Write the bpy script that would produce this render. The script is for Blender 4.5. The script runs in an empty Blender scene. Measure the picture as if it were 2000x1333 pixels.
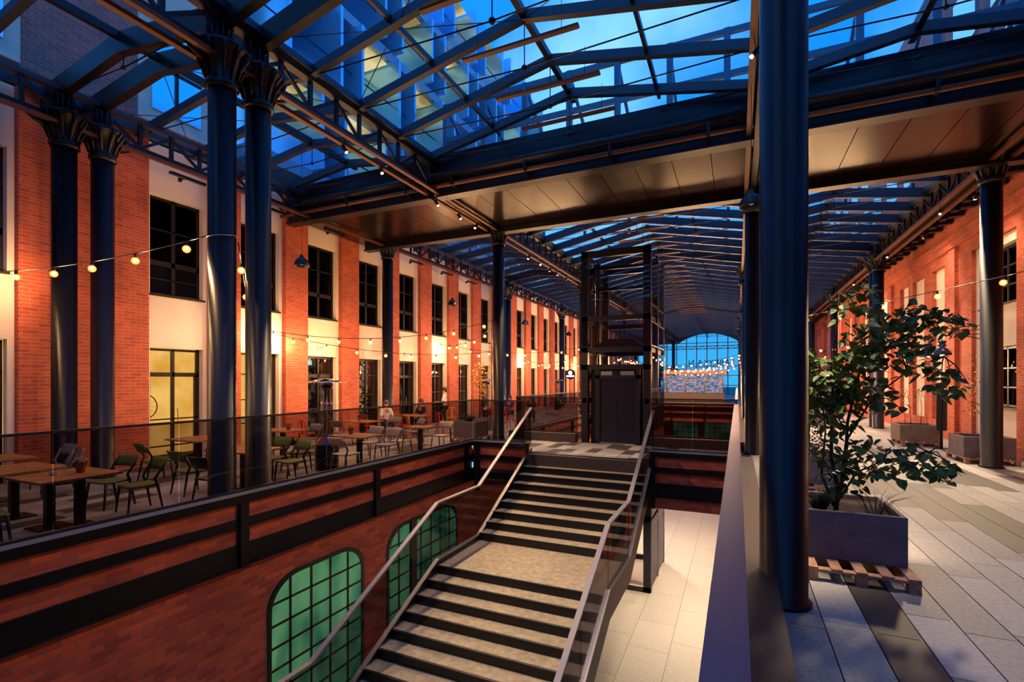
import bpy, math, random
from mathutils import Vector, Matrix

S = 1.105                      # plan units -> metres (buildings are laid out in plan units)
scene = bpy.context.scene
col = scene.collection
random.seed(7)

# ------------------------------------------------------------------ camera
cam_d = bpy.data.cameras.new('camera'); cam = bpy.data.objects.new('camera', cam_d); col.objects.link(cam)
cam_d.sensor_width = 36.0; cam_d.lens = 36.0 * 961 / 2000; cam_d.shift_y = 75.5 / 2000
cam_d.clip_start = 0.05; cam_d.clip_end = 500
cam.location = (0, 0, 1.9 * S)
cam.rotation_euler = (math.radians(90), 0, math.atan(440 / 961))
scene.camera = cam

# ------------------------------------------------------------------ world (dusk sky)
w = bpy.data.worlds.new('dusk_sky'); scene.world = w; w.use_nodes = True
nt = w.node_tree; nt.nodes.clear()
N = nt.nodes.new; L = nt.links.new
out = N('ShaderNodeOutputWorld'); bg = N('ShaderNodeBackground'); bg.inputs['Strength'].default_value = 1.0
tc = N('ShaderNodeTexCoord'); sep = N('ShaderNodeSeparateXYZ'); L(tc.outputs['Generated'], sep.inputs[0])
rmp = N('ShaderNodeValToRGB'); e = rmp.color_ramp.elements
e[0].position = 0.0; e[0].color = (0.16, 0.62, 1.1, 1)
e[1].position = 1.0; e[1].color = (0.010, 0.24, 1.05, 1)
m_ = e.new(0.35); m_.color = (0.014, 0.40, 1.30, 1)
L(sep.outputs['Z'], rmp.inputs[0])
nz = N('ShaderNodeTexNoise'); nz.inputs['Scale'].default_value = 2.2; nz.inputs['Detail'].default_value = 5; L(tc.outputs['Generated'], nz.inputs[0])
cr = N('ShaderNodeValToRGB'); cr.color_ramp.elements[0].position = 0.5; cr.color_ramp.elements[1].position = 0.72
L(nz.outputs[0], cr.inputs[0])
mx = N('ShaderNodeMixRGB'); mx.inputs[2].default_value = (0.45, 0.95, 1.6, 1)
L(cr.outputs[0], mx.inputs[0]); L(rmp.outputs[0], mx.inputs[1]); L(mx.outputs[0], bg.inputs[0]); L(bg.outputs[0], out.inputs[0])

scene.view_settings.view_transform = 'Standard'; scene.view_settings.look = 'None'
scene.view_settings.gamma = 1; scene.view_settings.exposure = 0.10; scene.view_settings.use_curve_mapping = False
scene.cycles.transparent_max_bounces = 24; scene.cycles.max_bounces = 7; scene.cycles.diffuse_bounces = 3
scene.cycles.glossy_bounces = 3; scene.cycles.sample_clamp_indirect = 3.0
scene.cycles.use_denoising = True
BULB_E = 42.0; SPOT_E = 2.0

# ------------------------------------------------------------------ materials
MATS = {}
def newmat(name):
    m = bpy.data.materials.new(name); m.use_nodes = True; m.node_tree.nodes.clear(); MATS[name] = m
    t = m.node_tree; o = t.nodes.new('ShaderNodeOutputMaterial'); return m, t, o
def pbr(name, c, rough=.5, metal=0., noise=0., nscale=8., bump=0., bscale=60., spec=.5, emis=None):
    m, t, o = newmat(name); b = t.nodes.new('ShaderNodeBsdfPrincipled'); t.links.new(b.outputs[0], o.inputs[0])
    b.inputs['Base Color'].default_value = (*c, 1); b.inputs['Roughness'].default_value = rough; b.inputs['Metallic'].default_value = metal
    b.inputs['Specular IOR Level'].default_value = spec
    if noise or bump:
        tx = t.nodes.new('ShaderNodeTexCoord')
    if noise:
        n = t.nodes.new('ShaderNodeTexNoise'); n.inputs['Scale'].default_value = nscale; n.inputs['Detail'].default_value = 6
        t.links.new(tx.outputs['Object'], n.inputs[0])
        r = t.nodes.new('ShaderNodeMapRange'); r.inputs[1].default_value = .3; r.inputs[2].default_value = .7
        r.inputs[3].default_value = 1 - noise; r.inputs[4].default_value = 1 + noise
        t.links.new(n.outputs[0], r.inputs[0])
        mm = t.nodes.new('ShaderNodeMixRGB'); mm.blend_type = 'MULTIPLY'; mm.inputs[0].default_value = 1
        mm.inputs[1].default_value = (*c, 1); t.links.new(r.outputs[0], mm.inputs[2]); t.links.new(mm.outputs[0], b.inputs['Base Color'])
    if bump:
        n2 = t.nodes.new('ShaderNodeTexNoise'); n2.inputs['Scale'].default_value = bscale; n2.inputs['Detail'].default_value = 3
        t.links.new(tx.outputs['Object'], n2.inputs[0])
        bb = t.nodes.new('ShaderNodeBump'); bb.inputs['Strength'].default_value = bump; bb.inputs['Distance'].default_value = .01
        t.links.new(n2.outputs[0], bb.inputs['Height']); t.links.new(bb.outputs[0], b.inputs['Normal'])
    if emis:
        b.inputs['Emission Color'].default_value = (*emis[:3], 1); b.inputs['Emission Strength'].default_value = emis[3]
    return m
def brickmat(name, c1, c2, mortar, sc=1.0, dark=.0, light=0.):
    m, t, o = newmat(name); b = t.nodes.new('ShaderNodeBsdfPrincipled'); t.links.new(b.outputs[0], o.inputs[0])
    b.inputs['Roughness'].default_value = .8
    tx = t.nodes.new('ShaderNodeTexCoord'); g = t.nodes.new('ShaderNodeNewGeometry')
    s1 = t.nodes.new('ShaderNodeSeparateXYZ'); t.links.new(tx.outputs['Object'], s1.inputs[0])
    s2 = t.nodes.new('ShaderNodeSeparateXYZ'); t.links.new(g.outputs['True Normal'], s2.inputs[0])
    ab = t.nodes.new('ShaderNodeMath'); ab.operation = 'ABSOLUTE'; t.links.new(s2.outputs[0], ab.inputs[0])
    gt = t.nodes.new('ShaderNodeMath'); gt.operation = 'GREATER_THAN'; gt.inputs[1].default_value = .5; t.links.new(ab.outputs[0], gt.inputs[0])
    mi = t.nodes.new('ShaderNodeMix'); t.links.new(gt.outputs[0], mi.inputs[0]); t.links.new(s1.outputs[0], mi.inputs[2]); t.links.new(s1.outputs[1], mi.inputs[3])
    cb = t.nodes.new('ShaderNodeCombineXYZ'); t.links.new(mi.outputs[0], cb.inputs[0]); t.links.new(s1.outputs[2], cb.inputs[1])
    br = t.nodes.new('ShaderNodeTexBrick'); t.links.new(cb.outputs[0], br.inputs['Vector'])
    br.inputs['Scale'].default_value = 1.0 / sc; br.inputs['Brick Width'].default_value = .26; br.inputs['Row Height'].default_value = .078
    br.inputs['Mortar Size'].default_value = .007; br.inputs['Mortar Smooth'].default_value = .3; br.inputs['Bias'].default_value = -.2
    br.inputs['Color1'].default_value = (*c1, 1); br.inputs['Color2'].default_value = (*c2, 1); br.inputs['Mortar'].default_value = (*mortar, 1)
    n = t.nodes.new('ShaderNodeTexNoise'); n.inputs['Scale'].default_value = 1.1; n.inputs['Detail'].default_value = 7; t.links.new(tx.outputs['Object'], n.inputs[0])
    r = t.nodes.new('ShaderNodeMapRange'); r.inputs[1].default_value = .3; r.inputs[2].default_value = .7; r.inputs[3].default_value = .78; r.inputs[4].default_value = 1.22
    t.links.new(n.outputs[0], r.inputs[0])
    mm = t.nodes.new('ShaderNodeMixRGB'); mm.blend_type = 'MULTIPLY'; mm.inputs[0].default_value = 1
    t.links.new(br.outputs[0], mm.inputs[1]); t.links.new(r.outputs[0], mm.inputs[2]); t.links.new(mm.outputs[0], b.inputs['Base Color'])
    bb = t.nodes.new('ShaderNodeBump'); bb.inputs['Strength'].default_value = .5; bb.inputs['Distance'].default_value = .008; bb.invert = True
    t.links.new(br.outputs['Fac'], bb.inputs['Height']); t.links.new(bb.outputs[0], b.inputs['Normal'])
    return m
def glassmat(name, tint, ior=1.5, gl=(1, 1, 1), k=1.0, rough=0.0):
    m, t, o = newmat(name)
    tr = t.nodes.new('ShaderNodeBsdfTransparent'); tr.inputs[0].default_value = (*tint, 1)
    gs = t.nodes.new('ShaderNodeBsdfGlossy'); gs.inputs['Color'].default_value = (*gl, 1); gs.inputs['Roughness'].default_value = rough
    fr = t.nodes.new('ShaderNodeFresnel'); fr.inputs[0].default_value = ior
    geo = t.nodes.new('ShaderNodeNewGeometry')   # same strength from both faces of the pane
    mu = t.nodes.new('ShaderNodeMath'); mu.operation = 'MULTIPLY'; mu.inputs[1].default_value = k; t.links.new(fr.outputs[0], mu.inputs[0]); mu.use_clamp = True
    inv = t.nodes.new('ShaderNodeMath'); inv.operation = 'SUBTRACT'; inv.inputs[0].default_value = 1; t.links.new(geo.outputs['Backfacing'], inv.inputs[1])
    mu2 = t.nodes.new('ShaderNodeMath'); mu2.operation = 'MULTIPLY'; t.links.new(mu.outputs[0], mu2.inputs[0]); t.links.new(inv.outputs[0], mu2.inputs[1])
    ms = t.nodes.new('ShaderNodeMixShader'); t.links.new(mu2.outputs[0], ms.inputs[0]); t.links.new(tr.outputs[0], ms.inputs[1]); t.links.new(gs.outputs[0], ms.inputs[2])
    t.links.new(ms.outputs[0], o.inputs[0]); return m
def emat(name, c, st):
    m, t, o = newmat(name); em = t.nodes.new('ShaderNodeEmission'); em.inputs[0].default_value = (*c, 1); em.inputs[1].default_value = st
    t.links.new(em.outputs[0], o.inputs[0]); return m
def litroom(name, c1, c2, st, scale=3., stretch=(1, 1, 1), lo=.35, hi=.65, dt=4):
    m, t, o = newmat(name); em = t.nodes.new('ShaderNodeEmission'); em.inputs[1].default_value = st
    tx = t.nodes.new('ShaderNodeTexCoord'); mp = t.nodes.new('ShaderNodeMapping'); mp.inputs['Scale'].default_value = stretch
    t.links.new(tx.outputs['Object'], mp.inputs[0])
    n = t.nodes.new('ShaderNodeTexNoise'); n.inputs['Scale'].default_value = scale; n.inputs['Detail'].default_value = dt; t.links.new(mp.outputs[0], n.inputs[0])
    r = t.nodes.new('ShaderNodeValToRGB'); r.color_ramp.elements[0].position = lo; r.color_ramp.elements[1].position = hi
    r.color_ramp.elements[0].color = (*c1, 1); r.color_ramp.elements[1].color = (*c2, 1)
    t.links.new(n.outputs[0], r.inputs[0]); t.links.new(r.outputs[0], em.inputs[0]); t.links.new(em.outputs[0], o.inputs[0]); return m

brick = brickmat('red_brick', (.52, .09, .03), (.32, .043, .02), (.46, .21, .16))
brick_low = brickmat('dark_red_brick', (.66, .11, .04), (.30, .04, .022), (.26, .13, .13), sc=1.12)
brick_up = brickmat('upper_brick', (.50, .16, .12), (.34, .10, .09), (.40, .34, .34))
plaster = pbr('cream_plaster', (.80, .68, .56), .85, noise=.05, nscale=2, bump=.1)
steel = pbr('dark_steel', (.011, .012, .02), .38, .3, spec=.6)
steel_col = pbr('column_paint', (.009, .007, .011), .34, .0, noise=.12, nscale=6, spec=.28)
flashing = pbr('kerb_flashing_metal', (.34, .38, .50), .42, .6)
steel_blk = pbr('black_steel', (.006, .006, .009), .35, .2)
rafter_m = pbr('rafter_paint', (.016, .03, .06), .42, .0)
copper = pbr('copper_brown_metal', (.14, .05, .022), .5, .3)
frame_m = pbr('window_frame_metal', (.018, .013, .014), .4, .2)
bronze = pbr('bronze_panel', (.026, .010, .007), .24, .6, noise=.08, nscale=2)
darkdoor = pbr('elevator_door_metal', (.03, .03, .055), .32, .7)
granite = pbr('dark_granite', (.045, .028, .024), .6, noise=.35, nscale=90, bump=.1)
concrete = pbr('stair_concrete', (.25, .20, .135), .75, noise=.28, nscale=9, bump=.3, bscale=120)
plantercon = pbr('planter_concrete', (.17, .14, .16), .75, noise=.22, nscale=5, bump=.15)
wood_t = pbr('table_wood', (.42, .18, .06), .45, noise=.3, nscale=6)
palletw = pbr('pallet_wood', (.40, .22, .14), .8, noise=.3, nscale=14, bump=.3)
soil = pbr('soil', (.03, .015, .01), .95, noise=.5, nscale=40, bump=1, bscale=40)
bark = pbr('bark', (.08, .04, .03), .9, noise=.3, nscale=30)
leaf_g = pbr('green_leaf', (.11, .17, .03), .45, noise=.35, nscale=6)
leaf_y = pbr('yellow_leaf', (.75, .36, .03), .55, noise=.3, nscale=6)
leaf_d = pbr('dark_leaf', (.025, .06, .02), .6, noise=.35, nscale=9)
grass_m = pbr('grass_blade', (.09, .12, .05), .6, noise=.3, nscale=20)
terracotta = pbr('terracotta', (.5, .08, .03), .7)
flower_m = pbr('flower_white', (.75, .70, .45), .6)
ch_green = pbr('olive_plastic', (.14, .19, .03), .5)
ch_cream = pbr('cream_plastic', (.62, .55, .40), .5)
ch_grey = pbr('grey_plastic', (.20, .17, .17), .5)
ch_black = pbr('black_plastic', (.02, .02, .018), .5)
ch_red = pbr('red_metal', (.55, .03, .02), .35, .2)
ch_yel = pbr('yellow_metal', (.75, .34, .03), .35, .2)
chrome = pbr('polished_steel', (.75, .75, .78), .12, 1.)
alu = pbr('brushed_metal', (.45, .42, .40), .35, .9)
handrail_m = pbr('handrail_metal', (.20, .18, .20), .45, .35)
rail_m = pbr('balustrade_cap_paint', (.16, .09, .15), .38, .3)
skin_m = pbr('skin', (.55, .28, .18), .6)
cloth_w = pbr('white_cloth', (.8, .75, .72), .8); cloth_k = pbr('dark_cloth', (.02, .02, .03), .8); cloth_b = pbr('blue_cloth', (.04, .04, .25), .8)
hair_m = pbr('dark_hair', (.03, .015, .01), .6)
blue_render = pbr('blue_grey_render', (.26, .46, .68), .6)
blue_frame = pbr('blue_frame_paint', (.05, .12, .22), .4)
cyan_fin = pbr('glass_fin', (.30, .70, .95), .2, .6)
room_dark = pbr('dim_interior', (.05, .035, .03), .9)
blind_m = pbr('pale_blind', (.42, .45, .36), .8)
paint_w = pbr('white_paint', (.8, .8, .78), .6)
roofglass = glassmat('roof_glass', (.80, .92, 1.0), 1.45, k=.9)
railglass = glassmat('smoked_glass', (.60, .56, .57), 1.5, k=.9)
railglass_b = glassmat('stair_glass', (.60, .59, .62), 1.5, k=.9)
winglass = glassmat('window_glass', (.80, .80, .82), 1.5, k=1.3)
winglass_d = glassmat('upper_window_glass', (.35, .35, .42), 1.45, k=.22)
facglass = pbr('facade_glass', (.55, .8, 1.), .08, 1.)
elevglass = glassmat('elevator_glass', (.72, .54, .46), 1.5, k=1.0)
m, t, o = newmat('bulb_glow'); bulb_m = m      # clear amber glass envelope with a glow, the filament light sits inside
em = t.nodes.new('ShaderNodeEmission'); em.inputs[0].default_value = (1.0, .22, .03, 1); em.inputs[1].default_value = 1.7
tr = t.nodes.new('ShaderNodeBsdfTransparent'); ad = t.nodes.new('ShaderNodeAddShader'); t.links.new(em.outputs[0], ad.inputs[0]); t.links.new(tr.outputs[0], ad.inputs[1]); t.links.new(ad.outputs[0], o.inputs[0])
filament_m = emat('filament_glow', (1.0, .72, .36), 14.)
spotglow = emat('spot_lens', (1.0, .62, .28), 120.)
warm_wall = litroom('lit_ochre_room', (.80, .38, .05), (1.0, .58, .13), 1.35, 1.6)
warm_room = litroom('lit_bar_room', (.02, .01, .005), (1.0, .62, .26), .9, 5., (1, 1, 2.2), .48, .75, 6)
dim_room = litroom('dim_shop_room', (.012, .008, .006), (.55, .36, .18), .55, 2.2, (1, 1, 1), .45, .8, 3)
green_room = litroom('lit_green_room', (.012, .075, .045), (.10, .27, .12), .75, .9, (1, 1.4, .8), .38, .66, 2)
cream_room = litroom('lit_loggia', (.35, .22, .06), (1.0, .72, .34), .9, .7, (1, 1, 1), .4, .6, 1)
signlit = emat('sign_white_light', (.85, .93, 1.0), 3.0)
exitlit = emat('exit_sign_light', (.25, .75, .80), .9)
screen_mix = litroom('lit_shelf_colours', (.01, .20, .34), (.9, .35, .40), .8, 3.5, (1, 1, 1.6), .42, .66, 8)

# ------------------------------------------------------------------ mesh builder
class MB:
    def __init__(s, sc=S): s.v = []; s.f = []; s.sm = []; s.c = []; s.sc = sc
    def _add(s, vs, fs, smooth=False):
        n = len(s.v); s.v += [tuple(p) for p in vs]; s.f += [tuple(i + n for i in q) for q in fs]; s.sm += [smooth] * len(fs); return s
    def box(s, x0, x1, y0, y1, z0, z1):
        x0, x1 = sorted((x0, x1)); y0, y1 = sorted((y0, y1)); z0, z1 = sorted((z0, z1))
        vs = [(x0,y0,z0),(x1,y0,z0),(x1,y1,z0),(x0,y1,z0),(x0,y0,z1),(x1,y0,z1),(x1,y1,z1),(x0,y1,z1)]
        return s._add(vs, [(0,3,2,1),(4,5,6,7),(0,1,5,4),(1,2,6,5),(2,3,7,6),(3,0,4,7)])
    def bar(s, a, b, w, h, up=(0, 0, 1)):
        a = Vector(a); b = Vector(b); d = (b - a).normalized(); u = Vector(up)
        if abs(d.dot(u)) > .98: u = Vector((0, 1, 0))
        r = d.cross(u).normalized(); u = r.cross(d).normalized()
        vs = [p + r * (w/2 * i) + u * (h/2 * j) for p in (a, b) for i, j in ((-1,-1),(1,-1),(1,1),(-1,1))]
        return s._add(vs, [(0,1,2,3),(7,6,5,4),(0,4,5,1),(1,5,6,2),(2,6,7,3),(3,7,4,0)])
    def tube(s, pts, r, n=8, caps=True):
        pts = [Vector(p) for p in pts]; rs = r if isinstance(r, (list, tuple)) else [r] * len(pts)
        k = len(s.v); prev = None
        for i, p in enumerate(pts):
            d = (pts[min(i+1, len(pts)-1)] - pts[max(i-1, 0)]).normalized()
            u = Vector((0, 0, 1)) if abs(d.z) < .95 else Vector((1, 0, 0))
            if prev is not None: u = prev
            r1 = d.cross(u).normalized(); u1 = r1.cross(d).normalized(); prev = u1
            for j in range(n):
                a = 2*math.pi*j/n; s.v.append(tuple(p + (r1*math.cos(a) + u1*math.sin(a)) * rs[i]))
        for i in range(len(pts)-1):
            for j in range(n):
                s.f.append((k+i*n+j, k+i*n+(j+1)%n, k+(i+1)*n+(j+1)%n, k+(i+1)*n+j)); s.sm.append(True)
        if caps:
            s.f.append(tuple(k+j for j in reversed(range(n)))); s.sm.append(False)
            s.f.append(tuple(k+(len(pts)-1)*n+j for j in range(n))); s.sm.append(False)
        return s
    def lathe(s, prof, c=(0, 0, 0), n=24, smooth=True):
        k = len(s.v)
        for r, z in prof:
            for j in range(n):
                a = 2*math.pi*j/n; s.v.append((c[0]+r*math.cos(a), c[1]+r*math.sin(a), c[2]+z))
        for i in range(len(prof)-1):
            for j in range(n):
                s.f.append((k+i*n+j, k+i*n+(j+1)%n, k+(i+1)*n+(j+1)%n, k+(i+1)*n+j)); s.sm.append(smooth)
        s.f.append(tuple(k+j for j in reversed(range(n)))); s.sm.append(False)
        s.f.append(tuple(k+(len(prof)-1)*n+j for j in range(n))); s.sm.append(False)
        return s
    def ball(s, c, r, n=10, m=7, sq=(1,1,1)):
        prof = []
        k = len(s.v)
        for i in range(m+1):
            t = math.pi*i/m; rr = max(math.sin(t), .02)*r; z = -math.cos(t)*r
            for j in range(n):
                a = 2*math.pi*j/n; s.v.append((c[0]+rr*math.cos(a)*sq[0], c[1]+rr*math.sin(a)*sq[1], c[2]+z*sq[2]))
        for i in range(m):
            for j in range(n):
                s.f.append((k+i*n+j, k+i*n+(j+1)%n, k+(i+1)*n+(j+1)%n, k+(i+1)*n+j)); s.sm.append(True)
        return s
    def poly(s, vs): return s._add(vs, [tuple(range(len(vs)))])
    def prism(s, outline, ax, t0, t1):
        """outline in the two other axes, extruded along axis ax between t0 and t1"""
        def P(u, v, t):
            return (t, u, v) if ax == 0 else (u, t, v) if ax == 1 else (u, v, t)
        n = len(outline); vs = [P(u, v, t0) for u, v in outline] + [P(u, v, t1) for u, v in outline]
        return s._add(vs, [tuple(range(n))[::-1], tuple(range(n, 2*n))] + [(i, (i+1)%n, n+(i+1)%n, n+i) for i in range(n)])
    def build(s, name, mat, parent=None, **k):
        me = bpy.data.meshes.new(name); me.from_pydata([(x*s.sc, y*s.sc, z*s.sc) for x, y, z in s.v], [], s.f)
        me.polygons.foreach_set('use_smooth', s.sm); me.materials.append(mat); me.update()
        o = bpy.data.objects.new(name, me); col.objects.link(o)
        if parent: o.parent = parent
        if k: tag(o, **k)
        return o
def tag(o, label=None, cat=None, group=None, kind=None):
    if label: o['label'] = label
    if cat: o['category'] = cat
    if group: o['group'] = group
    if kind: o['kind'] = kind
    return o
def empty(name, loc=(0, 0, 0), rz=0, **k):
    o = bpy.data.objects.new(name, None); col.objects.link(o); o.location = [c * S for c in loc]; o.rotation_euler = (0, 0, rz)
    o.empty_display_size = .2; return tag(o, **k)
def copy_tree(o, parent=None):
    c = o.copy(); col.objects.link(c)
    if parent: c.parent = parent
    for ch in [x for x in bpy.data.objects if x.parent == o]: copy_tree(ch, c)
    return c
KIDS = {}
def fast_copy(o, parent=None):
    if o.name not in KIDS: KIDS[o.name] = list(o.children)
    c = o.copy(); col.objects.link(c)
    if parent: c.parent = parent
    for ch in KIDS[o.name]: fast_copy(ch, c)
    return c
def B(*a, sc=S): return MB(sc).box(*a)
ORD = ['first','second','third','fourth','fifth','sixth','seventh','eighth','ninth','tenth','eleventh','twelfth','thirteenth','fourteenth','fifteenth','sixteenth','seventeenth','eighteenth','nineteenth','twentieth']

XF, XL, XM, XR, XW = -11.25, -6.88, .36, 5.0, 6.1      # column rows and the right wall
ROWY = [-4.0, 4.8, 5.4, 14.0, 23.4, 24.0, 33.0, 42.2, 42.8, 52.0, 61.0]
ZL = -4.25                                             # lower floor
VX0, VX1, VY1 = -6.5, 0.0, 11.65                       # first opening in the floor
V2Y0, V2Y1 = 14.6, 37.0                                # second opening
YE = 66.0

# ------------------------------------------------------------------ floors
def slab_field(name, x0, x1, y0, y1, rw, ln, z, darkfn, seed, label):
    """paving of separate slabs with colours per slab"""
    rnd = random.Random(seed); mb = MB(); cols = []
    def add(a, b, c_, d_, colr):
        mb.poly([(a+.004, c_+.004, z), (b-.004, c_+.004, z), (b-.004, d_-.004, z), (a+.004, d_-.004, z)]); cols.append(colr)
    x = x0
    while x < x1 - .02:
        xb = min(x + rw, x1); y = y0 - rnd.random() * ln
        while y < y1:
            yb = y + ln * rnd.choice((1, 1, .75, 1.25)); a_, b_ = max(y, y0), min(yb, y1)
            if b_ - a_ > .02:
                g = rnd.choice((.26, .29, .32, .35, .40, .28)) if z > -1 else rnd.choice((.37, .39, .40, .385)); dk = darkfn(x + rw/2, (y+yb)/2, rnd)
                cc = (.055, .045, .042) if dk else (g, g*.96, g*.90)
                add(x, xb, a_, b_, cc)
            y = yb
        x = xb
    o = mb.build(name, paving, kind='structure', label=label, cat='floor')
    at = o.data.color_attributes.new('slab', 'FLOAT_COLOR', 'CORNER'); i = 0; arr = []
    for c_ in cols: arr += [*c_, 1] * 4
    at.data.foreach_set('color', arr)
    return o
m, t, o = newmat('paving_slabs'); paving = m
b = t.nodes.new('ShaderNodeBsdfPrincipled'); t.links.new(b.outputs[0], o.inputs[0]); b.inputs['Roughness'].default_value = .62
va = t.nodes.new('ShaderNodeVertexColor'); va.layer_name = 'slab'
tx = t.nodes.new('ShaderNodeTexCoord'); n = t.nodes.new('ShaderNodeTexNoise'); n.inputs['Scale'].default_value = 26; n.inputs['Detail'].default_value = 8
t.links.new(tx.outputs['Object'], n.inputs[0]); r = t.nodes.new('ShaderNodeMapRange'); r.inputs[1].default_value = .25; r.inputs[2].default_value = .75; r.inputs[3].default_value = .75; r.inputs[4].default_value = 1.25
t.links.new(n.outputs[0], r.inputs[0]); mm = t.nodes.new('ShaderNodeMixRGB'); mm.blend_type = 'MULTIPLY'; mm.inputs[0].default_value = 1
t.links.new(va.outputs[0], mm.inputs[1]); t.links.new(r.outputs[0], mm.inputs[2]); t.links.new(mm.outputs[0], b.inputs['Base Color'])

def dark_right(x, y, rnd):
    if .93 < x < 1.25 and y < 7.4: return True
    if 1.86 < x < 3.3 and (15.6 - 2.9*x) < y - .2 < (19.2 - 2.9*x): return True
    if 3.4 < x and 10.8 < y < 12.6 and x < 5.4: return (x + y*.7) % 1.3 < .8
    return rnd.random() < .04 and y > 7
def dark_left(x, y, rnd):
    return rnd.random() < (.55 if (x*1.3 + y) % 4.2 < 1.3 else .06)
slab_field('floor_right', .302, XW, -5, V2Y1, .3113, 1.25, 0, dark_right, 3, 'pale grey granite paving of the gallery beside the planters')
slab_field('floor_left', -12.1, VX0-.25, -5, V2Y1, .3113, 1.25, 0, dark_left, 5, 'grey slab floor of the cafe terrace left of the opening')
slab_field('floor_bridge', VX0-.25, .302, VY1+.25, V2Y0-.1, .3113, .8, 0, lambda x, y, r: r.random() < .35, 9, 'striped pale and dark slabs on the bridge before the elevator')
slab_field('floor_north', -12.1, XW, V2Y1, YE, .6, 1.25, 0, lambda x, y, r: r.random() < .1, 11, 'grey slab floor beyond the far bar kiosk')
def fl_dark(x, y, r): return False
slab_field('floor_lower', -14, 9, -8, 60, .9, 1.8, ZL, fl_dark, 21, 'light stone floor of the lower level')
# slab bodies below the paving
MB().box(.3, XW+.5, -6, YE, -.35, -.012).box(-12.6, VX0-.12, -6, YE, -.35, -.012).box(VX0-.12, .3, VY1+.12, V2Y0-.12, -.35, -.012) \
  .box(VX0-.12, .3, V2Y1, YE, -.35, -.012).build('floor_slab', steel_blk, kind='structure', label='dark floor slab edge under the upper gallery paving', cat='floor')
B(-15, 10, -9, 62, ZL-.3, ZL-.012).build('floor_lower_base', granite, kind='structure', label='dark base under the lower level stone floor', cat='floor')

# kerbs, fascia with brick bands round an opening
KZ = .25
def edge_band(name, p0, p1, n, posts, label, lower=-.80, kerb_mat=None):
    """p0->p1 along the opening edge, n = unit normal pointing into the opening (toward the viewer side)"""
    root = empty(name, kind='structure', label=label, cat='fascia')
    (x0, y0), (x1, y1) = p0, p1; nx, ny = n
    def slab(nm, off0, off1, z0, z1, mat):
        xs = [x0+nx*off0, x1+nx*off1 if nx else x1]; ys = [y0+ny*off0, y1+ny*off1 if ny else y1]
        if nx: xs = [x0+nx*off0, x0+nx*off1]
        else: ys = [y0+ny*off0, y0+ny*off1]
        return B(xs[0], xs[1], ys[0], ys[1], z0, z1).build(nm, mat, root)
    slab('kerb', -.30, -.125, .0, KZ-.012, kerb_mat or granite)
    slab('kerb_flashing', -.07, .03, KZ-.012, KZ+.03, flashing)
    slab('edge_beam', -.10, .02, .12, KZ-.013, steel_blk)
    slab('brick_band', -.12, -.03, -.12, .12, brick_low)
    slab('steel_band', -.12, .0, -.225, -.107, steel_blk)
    slab('steel_band', -.005, .03, -.235, -.225, steel)
    slab('brick_band', -.12, -.03, -.476, -.235, brick_low)
    slab('steel_band', -.12, .0, -.793, -.476, steel_blk)
    slab('steel_band', -.005, .03, -.803, -.793, steel)
    if lower < -.81: slab('brick_band', -.12, -.03, lower, -.803, brick_low)
    for q in posts:
        if nx: B(x0-.02*nx, x0+.05*nx, q-.065, q+.065, ZL if lower < -1.2 else lower, .12).build('post', steel_blk, root)
        else: B(q-.065, q+.065, y0-.02*ny, y0+.05*ny, lower, .12).build('post', steel_blk, root)
    return root
edge_band('trim_1', (VX0, -5), (VX0, VY1), (1, 0), [-2.1, 1.3, 4.85, 7.75, 11.3], 'black steel and brick edge banding under the terrace balustrade')
edge_band('trim_2', (VX0, VY1), (-4.98, VY1), (0, -1), [-6.35], 'brick and steel banding beside the head of the stairs', -1.06)
edge_band('trim_3', (-1.83, VY1), (.0, VY1), (0, -1), [-1.78], 'brick and steel banding on the bridge edge right of the stairs', -1.06)
edge_band('trim_4', (VX0, V2Y0), (VX0, V2Y1), (1, 0), [17, 20.5, 24, 27.5, 31, 34.5], 'banded edge of the far opening along the terrace')
edge_band('trim_5', (VX0, V2Y1), (0, V2Y1), (0, -1), [-4.3, -2.1], 'banded far edge of the second opening', -1.06)
# kerb bodies on the near right edge and round the bridge
B(.03, .30, -3, VY1, -.35, KZ).build('trim_6', granite, kind='structure', label='brown granite kerb under the broad handrail', cat='kerb')
B(.03, .30, V2Y0, V2Y1, -.35, KZ).build('trim_7', granite, kind='structure', label='granite kerb of the far opening on the gallery side', cat='kerb')
MB().box(-6.5, -4.45, V2Y0-.3, V2Y0, 0, KZ).box(-2.2, .3, V2Y0-.3, V2Y0, 0, KZ).build('trim_8', granite, kind='structure', label='granite kerb either side of the elevator front', cat='kerb')
B(-.12, .03, -5, V2Y1, -1.06, KZ-.01).build('trim_9', steel_blk, kind='structure', label='black steel fascia below the near handrail', cat='fascia')

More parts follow.
